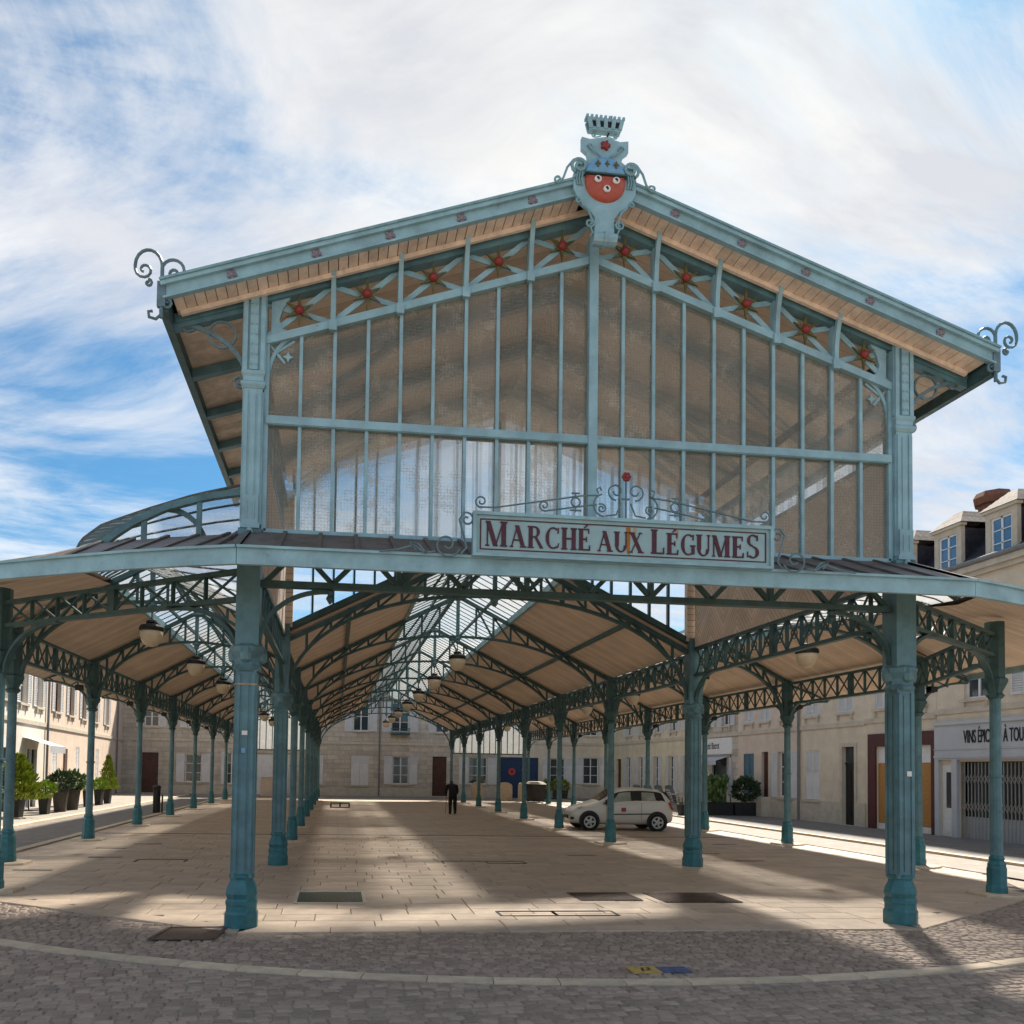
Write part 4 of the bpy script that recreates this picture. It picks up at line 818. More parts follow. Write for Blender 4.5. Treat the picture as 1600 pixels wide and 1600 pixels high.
for s in (-1,1):
    k=MB(); k.tube([(s*(.34+a),-.05,.98+b) for a,b in spiral(0,0,.11,.025,-60,1.6,22)],.022,6); k.tube([(s*.42,-.04,1.06),(s*.50,-.04,.95),(s*.55,-.04,.80),(s*.62,-.04,.72)]+[(s*(.62+a),-.04,.77+b) for a,b in spiral(0,0,.05,.015,-90,1.1,10)],.016,5)
    k.tube([(s*.06,-.05,1.14),(s*.12,-.06,1.17),(s*.17,-.06,1.20),(s*.22,-.05,1.28)]+[(s*(.20+a),-.05,1.26+b) for a,b in spiral(0,0,.04,.01,0,1.2,10)],.012,5)
    k.tube([(s*.30,-.03,.46),(s*.22,-.05,.38),(s*.18,-.05,.26)]+[(s*(.20+a),-.05,.2+b) for a,b in spiral(0,0,.06,.015,180,1.3,12)],.015,5); k.tube([(s*.37,-.03,.55)]+[(s*(.36+a),-.05,.5+b) for a,b in spiral(0,0,.04,.012,90,1.2,8)],.013,5); k.tube([(s*.19,-.05,.14),(s*.16,-.05,.06),(s*.2,-.05,.02)],.012,5)
    for q_ in range(3): k.tube([(s*(.30+.03*q_),-.045,.90),(s*(.31+.035*q_),-.05,.80),(s*(.30+.03*q_),-.04,.72)],.013,4)
    MB().tube([(s*.05,0,1.46),(s*.11,0,1.44)]+[(s*(.14+a),0,1.47+b) for a,b in spiral(0,0,.035,.01,-120,1.2,8)],.01,4).build('crown_scroll',pale2,CA); k.build('scrollwork',pale2,CA)
# mural crown: open turreted wall
k=MB(); cz=1.50
bw=[(-.20,0),(.20,0),(.25,.17),(-.25,.17)]
for a,b in ((-.205,.03),(-.235,.16)):
    k.box(a,-a,-.045,.045,cz+b-.02,cz+b+.02)
for q in (-.2,-.1,.0,.1,.2):
    k.bar((q*.95,-.045,cz+.03),(q*1.1,-.05,cz+.16),.05,.02,(0,1,0)); k.bar((q*.95,.045,cz+.03),(q*1.1,.05,cz+.16),.05,.02,(0,1,0))
for q in range(9): x=-.24+.06*q; k.box(x-.016,x+.016,-.05,.05,cz+.178,cz+.215)
k.build('mural_crown',pale,CA)
MB().box(-.19,.19,-.03,.03,cz+.02,cz+.15).build('crown_core',black,CA)
MB().tube([(.02,0,1.42),(.07,0,1.55),(.10,0,1.76)],[.012,.01,.006],5).build('spike',black,CA)
# ---------------------------------------------------------------- buildings
def wallgrid(mb,Wd,Ht,ops,dep=.22):
    xs=sorted({0,Wd}|{o[0] for o in ops}|{o[1] for o in ops}); zs=sorted({0,Ht}|{o[2] for o in ops}|{o[3] for o in ops})
    for a,b in zip(xs,xs[1:]):
        for c,d in zip(zs,zs[1:]):
            mx,mz=(a+b)/2,(c+d)/2
            if any(o[0]<mx<o[1] and o[2]<mz<o[3] for o in ops): continue
            mb.quad((a,0,c),(b,0,c),(b,0,d),(a,0,d))
    for o in ops:
        a,b,c,d=o[:4]; mb.quad((a,0,c),(a,dep,c),(a,dep,d),(a,0,d)); mb.quad((b,0,d),(b,dep,d),(b,dep,c),(b,0,c)); mb.quad((a,0,d),(a,dep,d),(b,dep,d),(b,0,d)); mb.quad((a,0,c),(b,0,c),(b,dep,c),(a,dep,c))
def shutter(x0,x1,z0,z1,y,m,par,louv=1.0,ang=0):
    w=x1-x0; k=MB(); f=.05
    zl=z1-(z1-z0)*louv
    k.box(0,f,-.02,.02,z0,z1); k.box(w-f,w,-.02,.02,z0,z1); k.box(f,w-f,-.02,.02,z0,z0+f); k.box(f,w-f,-.02,.02,z1-f,z1)
    if louv<1: k.box(f,w-f,-.012,.008,z0+f,zl); k.box(f,w-f,-.018,.018,zl-.03,zl+.03)
    n=max(4,int((z1-zl)/.075))
    for i in range(n):
        z=zl+.04+(z1-zl-f-.04)*(i+.5)/n; k.add([(f,-.018,z-.025),(w-f,-.018,z-.025),(w-f,.014,z+.03),(f,.014,z+.03)],[(0,1,2,3)])
    k.box(f,w-f,.016,.02,z0+f,z1-f)
    o=k.build('shutter',m,par); o.location=(x0,y,0); o.rotation_euler=(0,0,ang); return o
def window(par,x0,x1,z0,z1,sh=None,bars=2,m=white,sill=True,louv=1.0,shm=None,console=False,curtain=False):
    shm=shm or shut
    if sh!='closed':
        k=MB(); f=.07; k.box(x0,x0+f,.12,.18,z0,z1); k.box(x1-f,x1,.12,.18,z0,z1); k.box(x0+f,x1-f,.12,.18,z0,z0+f); k.box(x0+f,x1-f,.12,.18,z1-f,z1); xm=(x0+x1)/2; k.box(xm-.04,xm+.04,.115,.175,z0+f,z1-f)
        for i in range(1,bars+1): z=z0+(z1-z0)*i/(bars+1); k.box(x0+f,xm-.04,.13,.165,z-.018,z+.018); k.box(xm+.04,x1-f,.13,.165,z-.018,z+.018)
        fr=k.build('window_frame',m,par)
        for a,b in ((x0+f,xm-.04),(xm+.04,x1-f)): MB().box(a,b,.15,.158,z0+f,z1-f).build('pane',winm,fr)
    else: MB().box(x0,x1,.19,.2,z0,z1).build('backing',dark,par)
    xm=(x0+x1)/2
    if sh=='closed': shutter(x0+.01,xm-.005,z0+.01,z1-.01,.03,shm,par,louv); shutter(xm+.005,x1-.01,z0+.01,z1-.01,.03,shm,par,louv)
    if sh=='open': w=(x1-x0)/2; shutter(x0-w-.03,x0-.03,z0-.02,z1,-.03,shm,par,louv); shutter(x1+.03,x1+w+.03,z0-.02,z1,-.03,shm,par,louv)
    if sill:
        k=MB(); k.box(x0-.1,x1+.1,-.10,.1,z0-.10,z0-.003)
        if console: k.box(x0-.02,x0+.08,-.085,0,z0-.3,z0-.1); k.box(x1-.08,x1+.02,-.085,0,z0-.3,z0-.1)
        k.build('sill',trim,par)
def door(par,x0,x1,z1,m,transom=0,knob=True,panels=True):
    zt=z1-transom
    k=MB(); k.box(x0,x1,.14,.19,.02,zt)
    if panels:
        for a,b in ((.12,.42),(.5,.92)):
            for c,d in ((x0+.1,(x0+x1)/2-.05),((x0+x1)/2+.05,x1-.1)): k.box(c,d,.12,.14,zt*a,zt*b)
    d_=k.build('door',m,par)
    MB().lathe([(.02,0),(.035,.03),(.02,.05)],8).build('handle',rim,d_).location=(x1-.1,.1,1.05)
    if transom: MB().box(x0,x1,.14,.17,zt+.05,z1).build('transom_pane',winm,par); MB().box(x0,x1,.10,.2,zt,zt+.05).build('transom_bar',m,par)
    MB().box(x0-.05,x1+.05,-.2,.2,-.05,.05).build('door_step',trim,par)
def building(name,label,loc,rz,Wd,Ht,m,ops,depth=8,cornice=True,string=4.1,plinth=None,roof=True,pipe_x=None,roofm=None):
    b=thing(name,label,'building',loc,rz); holes=[o[:4] for o in ops]
    k=MB(); wallgrid(k,Wd,Ht,holes); k.quad((0,0,0),(0,0,Ht),(0,depth,Ht),(0,depth,0)); k.quad((Wd,0,0),(Wd,depth,0),(Wd,depth,Ht),(Wd,0,Ht)); k.quad((0,depth,0),(0,depth,Ht),(Wd,depth,Ht),(Wd,depth,0)); k.build('wall',m,b)
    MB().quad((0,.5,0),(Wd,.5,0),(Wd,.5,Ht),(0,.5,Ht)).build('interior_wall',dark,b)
    if string: MB().box(0,Wd,-.06,0,string-.09,string+.09).build('string_course',trim,b)
    if cornice: MB().box(0,Wd,-.12,0,Ht-.35,Ht-.2).box(0,Wd,-.22,0,Ht-.2,Ht).build('cornice',trim,b)
    if plinth:
        k=MB(); x=0; cuts=sorted([(o[0]-.05,o[1]+.05) for o in ops if o[2]<plinth])
        for a,c in cuts+[(Wd,Wd)]:
            if a>x+.02: k.box(x,a,-.05,0,-.05,plinth)
            x=max(x,c)
        k.build('plinth',trim,b)
    if roof:
        k=MB(); k.add([(0,-.25,Ht),(Wd,-.25,Ht),(Wd,depth/2,Ht+3),(0,depth/2,Ht+3),(Wd,depth,Ht),(0,depth,Ht)],[(0,1,2,3),(3,2,4,5),(0,3,5),(1,4,2)]); k.build('roof',roofm or slate,b)
    if pipe_x is not None:
        MB().tube([(pipe_x,-.09,0),(pipe_x,-.09,Ht-.2)],.055,8).build('drainpipe',pipe,b)
    for o in ops:
        kind=o[4]; kw=o[5] if len(o)>5 else {}
        if kind=='w': window(b,*o[:4],**kw)
        elif kind=='d': door(b,o[0],o[1],o[3],**kw)
    return b
def W_(x0,x1,z0,z1,**k): return (x0,x1,z0,z1,'w',k)
def D_(x0,x1,z1,m,**k): return (x0,x1,0.0,z1,'d',dict(m=m,**k))
# right-hand row (u = 17.2, local x runs towards the camera, x = V0 - v)
def rrow(v1,v0,ops): return [((v1-o[0]),(v1-o[1]),*o[2:]) for o in ops]
RU=17.2
# grey wine shop
b=building('wine_shop','grey painted wine and grocery shop with black scissor grille','%s'and(RU,14.95,0),R(-90),14.0,8.9,cream,
  [(.18,.75,0.0,2.5,'x'),(.98,5.2,0.0,2.55,'x'),W_(1.2,2.2,4.6,6.6,sh=None,console=True),W_(3.6,4.6,4.6,6.6,sh='open',console=True),W_(6,7,4.6,6.6,sh='closed',console=True),(6.4,7.6,0,2.6,'d',dict(m=brown)),W_(9,10.1,.9,3.0,sh='closed')],string=4.25,roof=False)
k=MB(); k.box(0,.18,-.10,0,0,2.62); k.box(.75,.98,-.10,0,0,2.62); k.box(5.2,5.6,-.10,0,0,2.62); k.box(0,5.6,-.10,0,2.62,3.86); k.box(0,5.6,-.16,-.1,3.78,3.9); k.box(0,5.6,-.13,-.1,2.68,2.76); k.box(.0,5.6,-.125,-.1,2.95,2.99); k.build('shopfront',greyr,b)
k=MB(); k.box(.18,.75,.06,.1,0,2.5); k.box(.26,.67,.04,.06,.2,.7); k.build('shop_door',white,b); MB().box(.36,.6,.045,.06,1.0,2.2).build('door_pane',winm,b)
MB().box(.98,5.2,.3,.32,0,2.55).build('shop_window',winm,b); MB().box(.98,5.2,.2,.26,0,.75).build('stall_riser',greyr,b)
gr=MB()
for i in range(31): x=1.0+4.18*i/30; gr.box(x-.012,x+.012,.05,.075,0,2.52)
grille=gr.build('scissor_grille',rim,b); gr=MB()
for z in (.95,1.85):
    for i in range(30):
        x=1.0+4.18*i/30; x1=x+4.18/30; gr.bar((x,.04,z),(x1,.04,z+.28),.014,.012,(0,1,0)); gr.bar((x,.04,z+.28),(x1,.04,z),.014,.012,(0,1,0))
gr.build('grille_lattice',rim,grille)
def text(body,size,m,par,loc,rot,sx=1,ext=.012,name='lettering',spacing=1):
    c=bpy.data.curves.new('t','FONT'); c.body=body; c.size=size; c.extrude=ext; c.space_character=spacing; t=bpy.data.objects.new('t',c); COL.objects.link(t); bpy.context.view_layer.update()
    me=bpy.data.meshes.new_from_object(t.evaluated_get(bpy.context.evaluated_depsgraph_get())); bpy.data.objects.remove(t); me.materials.clear(); me.name=name
    o=mk(name,me,m,par); o.location=loc; o.rotation_euler=rot; o.scale=(sx,1,1); return o
text('VINS ÉPICERIE À TOU',.60,black,b,(1.30,-.115,3.16),(R(90),0,0),.40,.01)
# mansard with dormers and chimney
k=MB(); k.add([(-3.7,-.05,8.9),(14,-.05,8.9),(14,2.2,11.4),(-3.7,2.2,11.4),(-3.7,7,12.2),(14,7,12.2)],[(0,1,2,3),(3,2,5,4)]); k.build('mansard_roof',slate,b)
MB().tube([(-3.7,-.24,8.98),(14,-.24,8.98)],.09,8).build('gutter',pipe,b)
for x in (2.5,.3,-1.9,4.9,7.3):
    d_=MB().box(x-.55,x+.55,.28,2.2,9.0,10.45).build('dormer',slate,b)
    k=MB(); k.box(x-.6,x-.4,.2,.34,9.0,10.5); k.box(x+.4,x+.6,.2,.34,9.0,10.5); k.box(x-.4,x+.4,.2,.34,10.3,10.5); k.box(x-.68,x+.68,.12,.34,10.5,10.6); k.build('dormer_frame',trim,d_)
    k=MB(); k.box(x-.4,x-.34,.24,.3,9.05,10.3); k.box(x+.34,x+.4,.24,.3,9.05,10.3); k.box(x-.03,x+.03,.24,.3,9.05,10.3); k.box(x-.34,x+.34,.24,.3,9.45,9.48); k.box(x-.34,x+.34,.24,.3,9.87,9.9); k.box(x-.34,x+.34,.24,.3,10.24,10.3); k.build('dormer_sash',white,d_)
    mw=mat('dormer_glass' ,(.05,.16,.30),.05,.05,3,spec=.9) if 'dormer_glass' not in MATS else MATS['dormer_glass']
    MB().box(x-.36,x+.36,.275,.285,9.05,10.3).build('dormer_pane',mw,d_)
    # tiled hip, one course after another
    for c_ in range(5):
        t0,t1=c_/5,(c_+1)/5; w0,w1=.74*(1-t0*.75),.74*(1-t1*.75); y0,y1=.08+t0*.55,.08+t1*.55; z0,z1=10.6+t0*.52,10.6+t1*.52+.02
        k=MB(); k.add([(x-w0,y0,z0),(x+w0,y0,z0),(x+w1,y1,z1),(x-w1,y1,z1),(x+w0,2.3,z0),(x+w1,2.3,z1),(x-w0,2.3,z0),(x-w1,2.3,z1)],[(0,1,2,3),(1,4,5,2),(6,0,3,7)]); k.build('tile_course',tile,d_)
    MB().quad((x-.19,.63,11.13),(x+.19,.63,11.13),(x+.19,2.3,11.13),(x-.19,2.3,11.13)).build('ridge_tiles',tile,d_)
k=MB(); k.lathe([(.5,11),(.5,12.3),(.62,12.35),(.66,12.6),(.55,12.8)],8); o=k.build('chimney',terracotta,b); o.location=(-2.0,4.0,0)
# boarded shop
b=building('boarded_shop','cream house with maroon shopfront boarded up with orange chipboard',(RU,18.62,0),R(-90),3.66,8.9,cream,[(.62,3.47,.0,3.16,'x'),W_(.55,1.45,4.6,6.6,sh='closed',console=True),W_(2.3,3.2,4.6,6.6,sh='closed',console=True)],string=4.15,roof=False)
k=MB(); k.box(.19,.62,-.07,0,0.02,3.64); k.box(3.47,3.655,-.07,0,.02,3.64); k.box(.62,3.47,-.07,0,3.16,3.64); k.build('shopfront',maroon,b)
for i in range(3):
    x=.62+.95*i; MB().box(x+.004,x+.946,.06,.09,.28,2.52).build('board',osb,b)
MB().box(.62,3.47,.07,.1,2.53,3.15).build('white_panel',white,b); MB().box(.62,3.47,.05,.1,.05,.27).build('white_base',white,b)
# house with narrow door
b=building('door_house','beige rendered house with narrow dark door under a transom',(RU,23.05,0),R(-90),4.43,8.6,cream,[(3.0,3.76,0.0,3.2,'d',dict(m=black,transom=.7)),W_(.45,1.45,.98,3.1,sh='closed',louv=.45),W_(.45,1.4,4.6,6.6,sh='closed',console=True),W_(2.7,3.65,4.6,6.6,sh='closed',console=True)],plinth=.95,pipe_x=.02)
k=MB(); k.box(2.85,3.0,-.04,0,0,3.35); k.box(3.76,3.9,-.04,0,0,3.35); k.box(3.0,3.76,-.04,0,3.2,3.35); k.build('door_surround',trim,b)
# house with open shutters, brown door
b=building('shuttered_house','weathered beige house with open white shutters and blue closed shutter',(RU,28.5,0),R(-90),5.45,8.6,pinkr,[W_(3.72,4.78,1.0,3.1,sh=None,sill=True),(2.25,2.85,0,3.12,'d',dict(m=brown)),W_(.55,1.55,.9,3.06,sh='closed',shm=blues),W_(.6,1.5,4.6,6.6,sh='closed',console=True),W_(2.1,3.0,4.6,6.6,sh='closed',console=True),W_(3.9,4.8,4.6,6.6,sh='closed',console=True)],plinth=.8)
shutter(3.2,3.69,.98,3.1,-.03,shut,b,.4); shutter(4.82,5.3,.98,3.1,-.03,shut,b,.4)
# bistro
b=building('bistro','stone bistro with white name board, dark doorway and folded awning',(RU,33.0,0),R(-90),4.5,8.6,lime,[(.7,3.3,0,2.9,'x'),W_(.6,1.5,4.6,6.6,sh='open',console=True),W_(2.8,3.7,4.6,6.6,sh='open',console=True)])
MB().box(.4,3.95,-.06,0,3.08,3.95).build('name_board',white,b); text('Le Petit Bistrot',.52,black,b,(.62,-.065,3.38),(R(90),0,0),.62,.006)
MB().box(.7,3.3,.2,.22,0,2.9).build('shop_window',winm,b); k=MB(); k.box(.7,.8,.05,.15,0,2.9); k.box(1.45,1.55,.05,.15,0,2.9); k.box(3.2,3.3,.05,.15,0,2.9); k.box(.8,1.45,.08,.12,0,2.9); k.build('door_frame',white,b); MB().add([(.5,-.02,2.95),(3.5,-.02,2.95),(3.5,-.7,2.72),(.5,-.7,2.72),(.5,-.7,2.5),(3.5,-.7,2.5)],[(0,1,2,3),(3,2,5,4)]).build('awning',greyr,b)
# yellow houses
b=building('yellow_house','yellow rendered house with open white shutters beyond the bistro',(RU,40.0,0),R(-90),7.0,8.4,yellow,[W_(.7,1.5,.9,3.1,sh='open'),W_(3.0,3.8,.9,3.1,sh='open'),W_(5.2,6.0,.9,3.1,sh='open'),W_(.8,1.7,4.6,6.4,sh='open',console=True),W_(3.2,4.1,4.6,6.4,sh='open',console=True),W_(5.4,6.2,4.6,6.4,sh='open',console=True)],pipe_x=6.95)
b=building('corner_house','pale yellow house with a brown door at the far street corner',(RU,47.8,0),R(-90),7.8,8.4,yellow,[(1.6,2.5,0,3.0,'d',dict(m=brown)),W_(3.6,4.4,.9,3.1,sh='open'),W_(5.9,6.7,.9,3.1,sh='open'),W_(3.6,4.5,4.6,6.4,sh='open',console=True),W_(6.0,6.8,4.6,6.4,sh='open',console=True)])
# back row (v = 48)
BV=48
b=building('stone_house','grey ashlar house with closed and open white shutters at the end of the square',(-5.2,BV,0),0,8.6,9.2,lime,[W_(3.0,4.3,.78,2.95,sh='closed',louv=.3),W_(6.05,7.25,.9,2.92,sh='open',louv=.3),W_(.1,1.0,.78,2.95,sh='closed',louv=.3),W_(3.1,4.25,4.75,6.9,sh='open',bars=1),W_(5.9,7.2,4.75,6.9,sh='open')],string=3.85,plinth=.6,pipe_x=5.05)
k=MB(); k.box(5.85,7.25,-.45,-.02,4.5,4.56); 
for i in range(15): x=5.87+1.36*i/14; k.box(x-.015,x+.015,-.44,-.41,4.56,4.95)
k.box(5.85,7.25,-.45,-.4,4.95,4.99); k.build('balcony',iron,b)
b=building('brown_door_house','limestone house with a dark brown door and open white shutters',(3.4,BV,0),0,5.45,9.2,lime,[(.4,1.45,0,2.97,'d',dict(m=brown)),W_(3.1,4.5,.98,2.97,sh='open',louv=.3),W_(.6,1.6,4.75,6.7,sh='open'),W_(3.3,4.3,4.75,6.7,sh='open')],string=3.85,plinth=.7)
b=building('blue_door_house','pale limestone house with wide navy blue carriage door and mullioned windows',(8.85,BV,0),0,8.4,9.0,cream,[(.05,2.95,0,3.02,'x'),W_(3.85,5.0,1.1,3.0,sh='open',louv=.3),W_(6.4,7.6,1.1,3.1,sh='open',louv=.3),W_(.9,1.9,4.75,6.7,sh='open'),W_(4,5,4.75,6.7,sh='open'),W_(6.5,7.5,4.75,6.7,sh='open')],string=4.1,plinth=.9)
k=MB(); k.box(.05,2.95,.1,.15,0,3.0); k.box(1.47,1.53,.08,.1,0,3.0); k.build('carriage_door',navy,b)
o=MB().lathe([(.27,0),(.27,.012)],20).build('door_disc',mat('red_disc',(.55,.06,.05),.5,.05,9),b); o.location=(.95,.095,1.95); o.rotation_euler=(R(90),0,0); o=MB().lathe([(.10,.013),(.10,.02)],12).build('disc_mark',plum,b); o.location=(.95,.095,1.95); o.rotation_euler=(R(90),0,0)
b=building('white_gate_house','limestone house with tall white gate and brown door beside shuttered windows',(-18.5,BV,0),0,13.3,9.2,lime,[(1.5,2.65,0,2.9,'d',dict(m=brown)),W_(4.5,5.65,.84,2.83,sh='open',louv=.3),W_(7.4,8.1,.74,3.0,sh='open',louv=.3),(9.4,11.9,0,2.95,'x'),W_(1.6,2.6,4.75,6.9,sh='open'),W_(4.6,5.6,4.75,6.9,sh='open'),W_(8.3,9.3,4.75,6.9,sh='open')],string=3.85,plinth=.6)
k=MB(); k.box(9.4,11.9,.08,.14,0,2.93); k.box(10.62,10.66,.06,.08,0,2.9); k.box(10.75,11.8,.06,.08,.1,2.1); k.build('white_gate',shut,b)
# left row: facade line from (-15.6,16) to (-18.2,46)
lang=math.atan2(30,-2.6)
def lloc(t): return (-15.6-2.6*(t/30.11),16+30*(t/30.11),0)
b=building('cafe','bright limestone cafe with a grey awning over its glazed front',lloc(-4),lang,16.2,9.0,palestone,[(13.2,15.0,0,2.6,'x'),(8,11.5,0,2.6,'x'),W_(4,5,.9,3,sh='open'),W_(7.0,8.0,4.5,6.8,sh='open',console=True),W_(9.6,10.6,4.5,6.8,sh='open',console=True),W_(12.0,13.0,4.5,6.8,sh='open',console=True),W_(14.4,15.3,4.5,6.8,sh='open',console=True)],string=3.75,pipe_x=16.15)
MB().box(13.2,15.0,.2,.22,0,2.6).build('shop_window',winm,b); MB().box(8,11.5,.2,.22,0,2.6).build('shop_window',winm,b)
k=MB(); k.box(13.2,13.35,.0,.12,0,2.6); k.box(14.85,15.0,0,.12,0,2.6); k.box(14.0,14.1,.03,.12,0,2.6); k.build('shop_frame',white,b)
MB().add([(12.6,-.02,3.1),(15.2,-.02,3.1),(15.2,-1.1,2.75),(12.6,-1.1,2.75),(12.6,-1.1,2.45),(15.2,-1.1,2.45)],[(0,1,2,3),(3,2,5,4)]).build('awning',greyr,b)
text('café',.34,trim,b,(14.9,-.03,3.3),(R(90),0,0),.9,.006) if False else None
b=building('pink_house','pinkish rendered house with brown framed windows and pale shutters beside the cafe',lloc(12.2),lang,20.2,9.0,pinkr,[(3.3,4.2,0,2.75,'d',dict(m=brown)),W_(1.2,2.1,.9,2.9,sh='closed',louv=.4),W_(5.9,6.8,.9,2.9,sh='closed',louv=.4),(8.8,9.6,0,2.75,'d',dict(m=brown)),W_(11,11.9,.9,2.9,sh='closed'),W_(1.3,2.3,4.5,6.8,sh='open',m=brown,console=True),W_(4.1,5.1,4.5,6.8,sh='open',m=brown,console=True),W_(7.0,8.0,4.5,6.8,sh='open',m=brown,console=True),W_(10.2,11.2,4.5,6.8,sh='open',console=True),W_(13.6,14.6,4.5,6.8,sh='open',console=True)],string=3.75,pipe_x=17.5)
k=MB(); k.lathe([(.5,9),(.5,13.0),(.6,13.05),(.6,13.3)],4); o=k.build('chimney',terracotta,b); o.location=(-6.0,4,0)
# ---------------------------------------------------------------- plants
def foliage(mb,n,fn,size,rn):
    for _ in range(n):
        p,d=fn(rn); d=Vector(d); d.normalize(); s=size*rn.uniform(.6,1.3); a=Vector((rn.uniform(-1,1),rn.uniform(-1,1),rn.uniform(-1,1))).cross(d)
        if a.length<.05: continue
        a.normalize(); p=Vector(p); q=p+d*s*2
        mb.add([p-a*s*.15,p+d*s-a*s*.5,q,p+d*s+a*s*.5],[(0,1,2,3)])
def ball(rx,rz,cz,fill=.35):
    def f(rn):
        th=rn.uniform(0,2*PI); ph=math.acos(rn.uniform(-1,1)); r=rn.uniform(fill,1)**.4*(1+.12*math.sin(5*th)+.1*math.sin(7*ph))
        d=Vector((math.sin(ph)*math.cos(th),math.sin(ph)*math.sin(th),math.cos(ph))); return (d.x*rx*r,d.y*rx*r,cz+d.z*rz*r),(d.x+rn.uniform(-.6,.6),d.y+rn.uniform(-.6,.6),d.z+.4+rn.uniform(-.5,.5))
    return f
def cone(r,z0,z1):
    def f(rn):
        t=rn.random()**1.3; th=rn.uniform(0,2*PI); rr_=r*(1-t)**.8*rn.uniform(.35,1.08)*(1+.18*math.sin(9*t*3+th*2)); return (rr_*math.cos(th),rr_*math.sin(th),z0+(z1-z0)*t),(math.cos(th)*.8,math.sin(th)*.8,.9)
    return f
def upright(r,z0,z1):
    def f(rn):
        th=rn.uniform(0,2*PI); q=r*math.sqrt(rn.random()); t=rn.random(); return (q*math.cos(th)*(1+.3*t),q*math.sin(th)*(1+.3*t),z0+(z1-z0)*t),(rn.uniform(-.4,.4),rn.uniform(-.4,.4),1)
    return f
def potted(label,loc,pot,potsize,m,fn,n,size,seed,group=None,sq=True):
    t=thing('potted_plant',label,'potted plant',loc,random.uniform(-.2,.2),group); w,h=potsize
    MB().lathe([(w*.36,0),(w*.36,.02),(w*.5,h),(w*.5,h+.02),(w*.44,h+.02),(w*.43,h-.06)],4 if sq else 14).build('pot',pot,t)
    k=MB(); foliage(k,n,fn,size,random.Random(seed)); k.build('foliage',m,t); MB().tube([(0,0,h*.6),(.01,.01,h+.35)],.025,6).build('stem',bark,t); return t
PX=-14.3; Z0=.06
potted('big spreading yellow-green conifer in a dark square pot',(PX-.3,19.6,Z0),potm,(.62,.72),leafy,cone(.85,.62,2.15),2600,.10,1)
potted('bright clipped ball shrub in a dark square pot beside the big conifer',(PX,21.5,Z0),potm,(.55,.74),leafb,ball(.36,.25,.98),1600,.042,2)
potted('dark leafy laurel in a tall tapered grey pot, next to the clipped ball',(PX,23.2,Z0),pot2,(.62,.82),leafd,ball(.45,.38,1.2),900,.08,3,sq=False)
potted('variegated leafy bush in a tapered grey pot beside the laurel',(PX,24.7,Z0),pot2,(.62,.82),leafg,ball(.44,.36,1.22),800,.08,4,sq=False)
potted('small bright ball shrub in a dark pot half behind a column',(PX-.2,27.4,Z0),potm,(.5,.72),leafb,ball(.33,.25,.97),1300,.042,5)
potted('bright ball shrub in a dark pot standing before the stacked chairs',(PX-.15,29.0,Z0),potm,(.52,.74),leafb,ball(.37,.25,.98),1500,.042,6)
potted('slender cone-shaped conifer in a narrow dark pot',(PX-.2,30.6,Z0),potm,(.5,.72),leafy,cone(.46,.7,2.35),2600,.055,7)
potted('dark rounded conifer in a black pot beside the big spreading conifer',(PX-.4,17.6,Z0),potm,(.5,.7),leafd,ball(.45,.6,1.2),1200,.07,8)
def planter(label,loc,wd,m,fn,n,size,seed,group=None):
    t=thing('planter',label,'planter',loc,0,group); MB().box(-wd/2,wd/2,-.28,.28,0,.62).build('trough',potm,t); MB().box(-wd/2+.04,wd/2-.04,-.24,.24,.60,.625).build('soil',bark,t)
    k=MB(); foliage(k,n,fn,size,random.Random(seed)); k.build('foliage',m,t); return t
planter('dark trough of upright bamboo grass outside the bistro',(14.9,26.3,.045),1.5,leafg,upright(.42,.6,1.75),1600,.12,11)
planter('dark trough with a rounded green shrub next to the bamboo trough',(16.35,26.2,.045),1.3,leafd,ball(.6,.52,1.25),1600,.085,12)
t=thing('stone_block','low beige stone block beside the shrub trough','stone block',(17.0,25.6,.045)); MB().box(-.3,.3,-.25,.25,0,.92).build('block',trim,t)
for i,x in enumerate((12.1,12.75,13.4)): potted('small green bush in a brown trough below the far mullioned windows',(x,46.6,0),pot2,(.62,.62),leafy,ball(.3,.4,.95),420,.09,20+i,'bushes below the far windows')
potted('small dark pot by the stack of metal chairs',(12.9,25.6,.045),potm,(.5,.5),leafd,ball(.12,.08,.5),60,.05,31)
# parasol folded
t=thing('folded_parasol','folded grey parasol standing between the two troughs','parasol',(15.7,26.4,.045)); MB().tube([(0,0,0),(0,0,2.9)],.025,8).build('pole',black,t); MB().lathe([(.03,.9),(.1,1.0),(.13,1.5),(.11,2.2),(.05,2.7),(.02,2.8)],9).build('canopy',greyr,t); MB().box(-.25,.25,-.25,.25,0,.06).build('foot',black,t)
